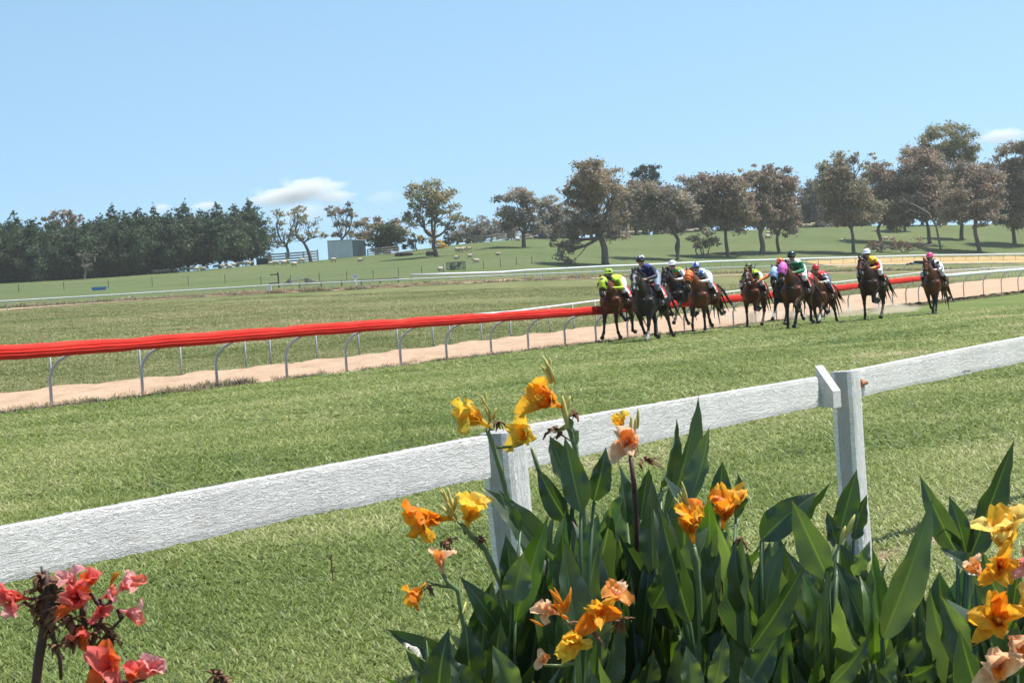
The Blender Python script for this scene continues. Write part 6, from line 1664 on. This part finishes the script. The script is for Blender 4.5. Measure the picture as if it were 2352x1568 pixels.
T_LEAVES += [(930, 1490, 1010, 1590, 40, .3, MID, .4, 0), (975, 1462, 1030, 1600, 44, -.3, DKG, .4, .1), (1115, 1385, 1140, 1540, 56, .5, GRAY, .4, .1), (1195, 1345, 1215, 1500, 58, -.4, DKG, .35, .15), (1330, 1330, 1345, 1500, 60, .3, MID, .3, .3), (1400, 1330, 1415, 1480, 62, -.2, DKG, .3, .3), (1460, 1240, 1465, 1400, 60, .4, DKG, .3, .3), (1545, 1330, 1560, 1500, 56, -.5, GRAY, .35, .2), (1575, 1480, 1590, 1600, 50, .3, PALE, .3, -.5), (1700, 1380, 1720, 1540, 60, .4, DKG, .3, .1), (1800, 1330, 1785, 1500, 60, .3, DKG, .3, .25), (1880, 1380, 1872, 1540, 50, -.4, MID, .4, 0), (1950, 1490, 1965, 1600, 50, .3, GRAY, .35, -.4), (2070, 1330, 2060, 1500, 54, .5, DKG, .35, .2), (2130, 1480, 2150, 1600, 54, -.3, MID, .35, -.3), (2270, 1480, 2280, 1600, 48, .2, MID, .35, -.1), (2205, 1350, 2215, 1500, 50, -.5, DKG, .35, .2), (1130, 1480, 1180, 1600, 54, .4, PALE, .35, -.5), (1260, 1470, 1275, 1600, 56, .2, GRAY, .35, -.2), (1360, 1540, 1340, 1640, 60, .3, MID, .35, -.4), (1480, 1540, 1450, 1640, 56, -.3, MID, .35, -.4), (1700, 1530, 1720, 1640, 50, .3, GRAY, .35, -.5), (1840, 1510, 1820, 1620, 56, -.2, MID, .35, -.4), (2010, 1530, 2040, 1640, 54, .3, DKG, .35, -.4)]
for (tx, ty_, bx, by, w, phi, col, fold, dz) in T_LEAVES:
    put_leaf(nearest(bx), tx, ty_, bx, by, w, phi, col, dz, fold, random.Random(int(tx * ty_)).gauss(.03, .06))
# the shaded body of the clump
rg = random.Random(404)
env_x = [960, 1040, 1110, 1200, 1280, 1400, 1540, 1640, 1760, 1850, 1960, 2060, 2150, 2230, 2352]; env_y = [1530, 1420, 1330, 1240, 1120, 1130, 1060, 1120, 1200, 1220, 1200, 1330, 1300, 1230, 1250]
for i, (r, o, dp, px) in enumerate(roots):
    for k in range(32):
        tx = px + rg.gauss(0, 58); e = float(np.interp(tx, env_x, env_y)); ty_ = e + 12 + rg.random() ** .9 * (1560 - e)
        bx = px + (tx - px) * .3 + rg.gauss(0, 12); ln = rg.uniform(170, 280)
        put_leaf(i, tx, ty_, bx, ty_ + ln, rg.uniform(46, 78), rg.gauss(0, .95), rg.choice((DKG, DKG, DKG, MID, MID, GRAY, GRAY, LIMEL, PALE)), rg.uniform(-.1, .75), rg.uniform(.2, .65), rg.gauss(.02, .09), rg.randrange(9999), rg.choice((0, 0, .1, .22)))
    m = MB(); zt = (P(px, 1470, dp) - o).z; m.tube([(0, 0, -.05), (rg.gauss(0, .02), 0, zt * .5), (0, 0, zt)], [.012, .009, .002], 8); m.build('stem', M_lstalk, r, True)
def fstem(i, pix, dz=0.0, r=.0075, mat=None):
    r = min(r, .0075)
    rt, o, dp, _ = roots[i]; pts = [P(x, y, dp + dz) - o for (x, y) in pix] + [Vector((0, 0, .3))]
    FSTEMS.setdefault(i, []); FSTEMS[i] = FSTEMS[i] + [p + o for p in pts[:-1]]
    m = MB(); m.tube(pts, [r * .75] + [r] * (len(pts) - 1), 8); m.build('flower_stem', mat or M_cstem, rt, True)
def fl(i, x, y, axis, size_px, pal, seed, dz=0.0, npet=5):
    rt, o, dp, _ = roots[i]; return flower(rt, P(x, y, dp + dz), axis, size_px * 1.7 * (dp + dz) / F, pal, seed, npet, o, i)
def bd(i, x, y, axis, n, size_px, seed, dz=0.0, mat=None, spread=.3):
    rt, o, dp, _ = roots[i]; buds(rt, P(x, y, dp + dz), axis, n, size_px * 1.25 * (dp + dz) / F, seed, mat or M_bud, o, spread)
def wl(i, x, y, size_px, seed, dz=0.0):
    rt, o, dp, _ = roots[i]; wilt(rt, P(x, y, dp + dz), size_px * 1.6 * (dp + dz) / F, seed, o)
UL, UR, LF, RT_, UP = (-.7, -.5, .5), (.6, -.5, .6), (-.95, -.3, .1), (.9, -.4, .2), (-.1, -.35, .95)
# tallest bloom
fstem(4, [(1292, 930), (1300, 960), (1322, 1030), (1340, 1165), (1350, 1290)], .0); fl(4, 1272, 925, (-.5, -.75, .35), 56, 'orange', 1); bd(4, 1266, 872, (-.35, 0, 1), 6, 46, 2, spread=.16); wl(4, 1322, 948, 16, 3); bd(4, 1296, 950, (-.1, 0, 1), 2, 60, 4)
put_leaf(4, 1290, 935, 1326, 1022, 16, .7, PALE, 0, .5, .02)
# yellow bloom on the long stem
fstem(3, [(1118, 985), (1128, 1010), (1150, 1080), (1172, 1165), (1215, 1290)]); fl(3, 1104, 968, (-.75, -.3, .55), 50, 'yellow', 5, npet=4); bd(3, 1120, 950, (-.1, 0, 1), 5, 34, 6); wl(3, 1142, 968, 16, 7); bd(3, 1132, 945, (.25, 0, 1), 1, 34, 8, mat=M_petal)
fl(3, 1216, 1000, (-.3, -.7, .2), 52, 'yellow', 9, .1); wl(3, 1276, 985, 26, 10); bd(3, 1288, 985, (.9, -.2, .35), 2, 36, 11, spread=.1); fstem(3, [(1222, 1030), (1236, 1075), (1262, 1150), (1296, 1210)], .1)
# peach bloom
fstem(7, [(1448, 1050), (1456, 1110), (1462, 1200)], 0, .011, M_darkstem); fl(7, 1446, 1022, (-.1, -.85, .3), 50, 'peach', 12, npet=5); fl(7, 1430, 985, (-.4, -.3, .8), 28, 'yellow', 13, npet=3); bd(7, 1456, 985, (0, 0, 1), 3, 40, 14, spread=.1); wl(7, 1482, 1055, 20, 15)
# drooping orange cluster
fstem(2, [(1062, 1205), (1085, 1232), (1115, 1262), (1150, 1340), (1180, 1470)]); fl(2, 1010, 1190, (-.85, -.4, .1), 56, 'orange', 16); fl(2, 1075, 1195, (.25, -.5, .9), 52, 'yellow', 17, npet=4); bd(2, 1040, 1180, (-.35, 0, 1), 9, 46, 18, spread=.35); wl(2, 1028, 1240, 24, 19); wl(2, 1104, 1235, 18, 20)
fstem(1, [(1018, 1318), (1030, 1340), (1052, 1356), (1066, 1440)], 0, .007); fl(1, 1014, 1304, (-.1, -.3, .9), 36, 'peach', 21, npet=3); fl(1, 966, 1352, (-.6, -.3, -.6), 34, 'orange', 22, npet=3); wl(1, 985, 1345, 16, 23); bd(1, 1058, 1395, (-.1, 0, -1), 2, 30, 24)
# tangled cluster
fstem(5, [(1316, 1440), (1325, 1480), (1330, 1560)], -.3, .012); fl(5, 1368, 1412, (.1, -.9, .2), 48, 'orange', 25, -.3, 6); fl(5, 1404, 1378, (.3, -.6, .6), 46, 'peach', 26, -.2, 4); fl(5, 1322, 1455, (-.2, -.8, -.3), 48, 'yellow', 27, -.3, 6); fl(5, 1272, 1405, (-.6, -.4, .3), 34, 'peach', 28, -.3, 4); bd(5, 1300, 1398, (.05, 0, 1), 8, 44, 29, -.3, M_petal, .55); bd(5, 1235, 1434, (-.9, 0, .3), 1, 30, 30, -.3, M_petal); wl(5, 1345, 1430, 30, 31, -.3); wl(5, 1425, 1425, 26, 32, -.2); fl(5, 1250, 1520, (-.1, -.6, .4), 24, 'peach', 33, -.3, 3)
# orange bloom under the straw spike
fstem(9, [(1594, 1255), (1600, 1290), (1606, 1380), (1610, 1490)]); fl(9, 1588, 1222, (-.15, -.55, .8), 52, 'orange', 34, npet=5); bd(9, 1582, 1172, (-.25, 0, 1), 8, 42, 35, spread=.16)
fstem(10, [(1668, 1225), (1655, 1270), (1636, 1330)]); fl(10, 1662, 1190, (.05, -.6, .75), 52, 'orange', 36, npet=5); bd(10, 1694, 1172, (.5, 0, 1), 3, 42, 37, spread=.15, mat=M_petal); wl(10, 1700, 1235, 22, 38)
bd(13, 1935, 1232, (.5, 0, 1), 2, 60, 39, -.1, None, .1); fstem(13, [(1925, 1250), (1905, 1300), (1895, 1400)], -.1, .012)
# right edge
fstem(19, [(2318, 1260), (2322, 1330), (2325, 1420), (2330, 1560)], 0, .012); fl(19, 2308, 1250, (-.15, -.5, .85), 66, 'gold', 40, 0, 6); fl(19, 2295, 1300, (-.2, -.9, .1), 58, 'orange', 41, -.1, 5); fl(19, 2250, 1318, (-.5, -.5, .6), 44, 'peach', 42, -.1, 3); fl(19, 2345, 1290, (.5, -.8, .1), 56, 'pink', 43, -.1, 5); wl(19, 2290, 1385, 28, 44, -.1)
fl(19, 2300, 1440, (-.3, -.8, .5), 66, 'orange', 45, -.15, 6); fl(19, 2330, 1470, (.1, -.9, -.1), 58, 'peach', 46, -.2, 5); fl(19, 2295, 1535, (-.2, -.8, .2), 62, 'peach', 47, -.2, 5); fl(19, 2350, 1400, (.4, -.6, .7), 50, 'gold', 48, -.1, 4)

# ---------------------------------------------------------------- red cannas at the lower left
def red_canna(x, dp, lb, stems, flowers, wilts):
    t = P(x, 1568, dp); o = Vector((t.x, t.y, gz(t.x, t.y))); r = empty('canna_plant', o, 0, lb, 'plant', 'red cannas at the lower left')
    for pix, rad in stems:
        pts = [P(a, b, dp) - o for a, b in pix]
        if pix[-1][1] > 1540: pts.append(Vector((0, 0, .0)) + Vector((pts[-1].x, pts[-1].y, 0)) * .6)
        m = MB(); m.tube(pts, [rad * .4] + [rad * .62] * (len(pts) - 1), 8); m.build('flower_stem', M_darkstem, r, True)
    FSTEMS[lb] = [P(a, b, dp) for pix, rad in stems for a, b in pix]
    for (a, b, ax, s, pal, sd, n) in flowers: flower(r, P(a, b, dp), ax, s * 1.6 * dp / F, pal, sd, n, o, lb)
    for (a, b, s, sd) in wilts: wilt(r, P(a, b, dp), s * 2.3 * dp / F, sd, o)
    return r, o
K = .0065
r, o = red_canna(95, 3.9, 'red flowering canna with thick dark stem at the lower left',
  [([(105, 1310), (108, 1380), (100, 1450), (88, 1520), (82, 1575)], .014), ([(118, 1330), (112, 1400), (104, 1440)], .008), ([(95, 1300), (100, 1340), (108, 1370)], .005), ([(140, 1560), (138, 1510), (128, 1480), (112, 1440)], .007)],
  [(50, 1372, (-.7, -.5, .2), 40, 'red', 61, 5), (40, 1392, (-.6, -.3, -.3), 28, 'pink', 62, 3)], [(108, 1340, 22, 63), (95, 1378, 20, 64), (118, 1400, 24, 65), (100, 1420, 20, 66), (125, 1365, 20, 67), (128, 1480, 16, 68), (92, 1320, 16, 69), (110, 1360, 24, 101), (85, 1350, 18, 102), (120, 1430, 20, 103), (98, 1395, 22, 104), (130, 1340, 18, 105), (135, 1390, 20, 106)])
r2, o2 = red_canna(205, 3.7, 'red flowering canna with the largest pink bloom at the lower left',
  [([(190, 1420), (200, 1470), (212, 1530), (215, 1580)], .008), ([(240, 1400), (222, 1450), (205, 1490)], .006), ([(280, 1420), (250, 1450), (225, 1480), (208, 1500)], .005)],
  [(188, 1372, (-.05, -.95, .15), 58, 'red', 71, 7), (172, 1345, (-.3, -.5, .7), 36, 'pink', 72, 4), (278, 1352, (.7, -.4, .5), 38, 'pink', 73, 4), (290, 1405, (.8, -.4, -.2), 36, 'pink', 74, 4), (190, 1440, (-.1, -.7, -.5), 40, 'red', 75, 4), (225, 1405, (.4, -.7, .1), 30, 'red', 76, 4), (205, 1340, (.3, -.6, .7), 34, 'red', 111, 4), (240, 1370, (.7, -.5, .3), 26, 'pink', 112, 3)], [(160, 1420, 24, 77), (175, 1450, 20, 78), (240, 1440, 18, 79), (255, 1465, 16, 80), (150, 1395, 22, 107), (205, 1430, 20, 108), (165, 1470, 18, 109), (215, 1455, 18, 110)])
r3, o3 = red_canna(285, 3.5, 'red flowering canna whose blooms are cut by the bottom edge',
  [([(262, 1545), (270, 1575), (275, 1600)], .008)], [(262, 1535, (-.1, -.85, .4), 60, 'red', 81, 5), (342, 1545, (.5, -.6, .5), 44, 'pink', 82, 5), (300, 1560, (.2, -.6, .7), 40, 'red', 83, 4)], [(235, 1545, 16, 84)])
bd_parent = r2
buds(r2, P(255, 1335, 3.7), (.6, 0, .8), 3, 36 * 3.7 / F, 85, M_petal, o2, .15)
red_canna(500, 4.2, 'withered brown canna top at the bottom edge beside the red blooms', [([(498, 1545), (502, 1590), (505, 1640)], .006)], [], [(495, 1548, 20, 91), (512, 1555, 16, 92)])
# tall weed on the lawn
wr = empty('dock_weed', G(765, 1355), 0, 'single thin brown seed stalk standing on the lawn', 'weed'); wo = Vector(wr.location)
m = MB(); m.tube([(0, 0, -.02), P(764, 1320, wo.y) - wo, P(760, 1272, wo.y) - wo], [.003, .0025, .001], 5); m.build('stalk', M_dry, wr)
m = MB(); rg = random.Random(3)
for k in range(22):
    u = rg.random(); p = (P(764, 1325, wo.y) - wo).lerp(P(760, 1275, wo.y) - wo, u); m.tube([p, p + Vector((rg.gauss(0, .008), rg.gauss(0, .008), .012))], [.003, .001], 4)
m.build('seed_head', M_dry, wr)
# ---------------------------------------------------------------- clouds far beyond the air of the place
def vol_mat(name, col, dens, thr, nscale, emis=0.0, aniso=0.3, soft=1.0):
    m = bpy.data.materials.new(name); m.use_nodes = True; t = m.node_tree; t.nodes.remove(t.nodes['Principled BSDF'])
    v = t.nodes.new('ShaderNodeVolumePrincipled'); out = t.nodes['Material Output']; t.links.new(v.outputs[0], out.inputs['Volume'])
    v.inputs['Color'].default_value = (*col, 1); v.inputs['Anisotropy'].default_value = aniso
    tc = t.nodes.new('ShaderNodeTexCoord'); n = t.nodes.new('ShaderNodeTexNoise'); n.inputs['Scale'].default_value = nscale; n.inputs['Detail'].default_value = 5.0; n.inputs['Roughness'].default_value = 0.6
    ge = t.nodes.new('ShaderNodeVectorMath'); ge.operation = 'LENGTH'; t.links.new(tc.outputs['Object'], ge.inputs[0])
    t.links.new(tc.outputs['Object'], n.inputs['Vector'])
    def M(op, a, b):
        q = t.nodes.new('ShaderNodeMath'); q.operation = op
        for s, x in zip(q.inputs, (a, b)):
            if hasattr(x, 'is_linked'): t.links.new(x, s)
            else: s.default_value = x
        return q.outputs[0]
    fall = M('SUBTRACT', 1.0, ge.outputs['Value'])
    d = M('ADD', M('MULTIPLY', fall, soft), M('SUBTRACT', n.outputs['Fac'], thr))
    d = M('MINIMUM', M('MAXIMUM', M('MULTIPLY', d, 4.0), 0.0), 1.0)
    d = M('MULTIPLY', d, M('MINIMUM', M('MAXIMUM', M('MULTIPLY', fall, 6.0), 0.0), 1.0))
    t.links.new(M('MULTIPLY', d, dens), v.inputs['Density'])
    return m
def puff(name, label, blobs, depth, mat, cat='cloud', kind=None):
    root = empty(name, P(blobs[0][0], blobs[0][1], depth), 0, label, cat)
    o = Vector(root.location)
    for (x, y, rx, ry) in blobs:
        me = MB().ell((0, 0, 0), (1, 1, 1), 24, 14).mesh('puff', True)
        q = link_mesh('puff', me, mat, root); q.location = P(x, y, depth) - o; k = depth / F; q.scale = (rx * k, rx * k * 0.8, ry * k)
    return root
M_cloud = vol_mat('cloud_vapour', (0.97, 0.97, 0.98), 0.030, 0.78, 2.2, aniso=0.0, soft=0.75)
M_wisp = vol_mat('thin_cloud', (0.97, 0.97, 0.98), 0.006, 0.74, 2.0, aniso=0.0, soft=0.8)
puff('cloud', 'largest white cumulus low over the gums left of centre', [(705, 434, 125, 46), (640, 452, 120, 36), (770, 452, 70, 26)], 5200, M_cloud)
puff('cloud', 'small white cloud near the right picture edge', [(2300, 312, 92, 30)], 5200, M_cloud)
puff('cloud', 'small white cloud peeping over the pines', [(368, 478, 40, 20), (470, 472, 60, 16)], 5200, M_cloud)
puff('cloud', 'faint wisp of cloud right of the big cumulus', [(878, 452, 62, 26)], 5200, M_wisp)
puff('cloud', 'pale low cloud bank behind the thin gums', [(690, 486, 110, 34)], 5400, M_wisp)
# ---------------------------------------------------------------- air
def haze():
    m = bpy.data.materials.new('pale_haze'); m.use_nodes = True; t = m.node_tree; t.nodes.remove(t.nodes['Principled BSDF'])
    v = t.nodes.new('ShaderNodeVolumePrincipled'); t.links.new(v.outputs[0], t.nodes['Material Output'].inputs['Volume'])
    v.inputs['Color'].default_value = (0.93, 0.96, 1.0, 1); v.inputs['Density'].default_value = HAZE; v.inputs['Anisotropy'].default_value = 0.0
    b = MB(); b.box((0, 640, 25), (950, 0, 0), (0, 740, 0), (0, 0, 37)); o = b.build('haze', m); o['kind'] = 'stuff'
HAZE = 0.00013
haze()

# dust kicked up over the sand
M_dust = vol_mat('sand_dust', (0.90, 0.78, 0.64), 1.3, 0.62, 2.5, soft=0.8)
g_ = G(1690, 752); puff('dust_cloud', 'tan dust drifting low behind the leading bunch', [(1690, 734, 80, 34), (1650, 746, 50, 22)], g_.y + 1.5, M_dust, 'dust')
g_ = G(1780, 742); puff('dust_cloud', 'tan dust kicked up by the second bunch of horses', [(1790, 730, 90, 26), (1940, 720, 70, 24)], g_.y + 2.5, M_dust, 'dust')
g_ = G(2060, 725); puff('dust_cloud', 'thin tan dust behind the two rearmost horses', [(2050, 714, 80, 24)], g_.y + 2.5, M_dust, 'dust')
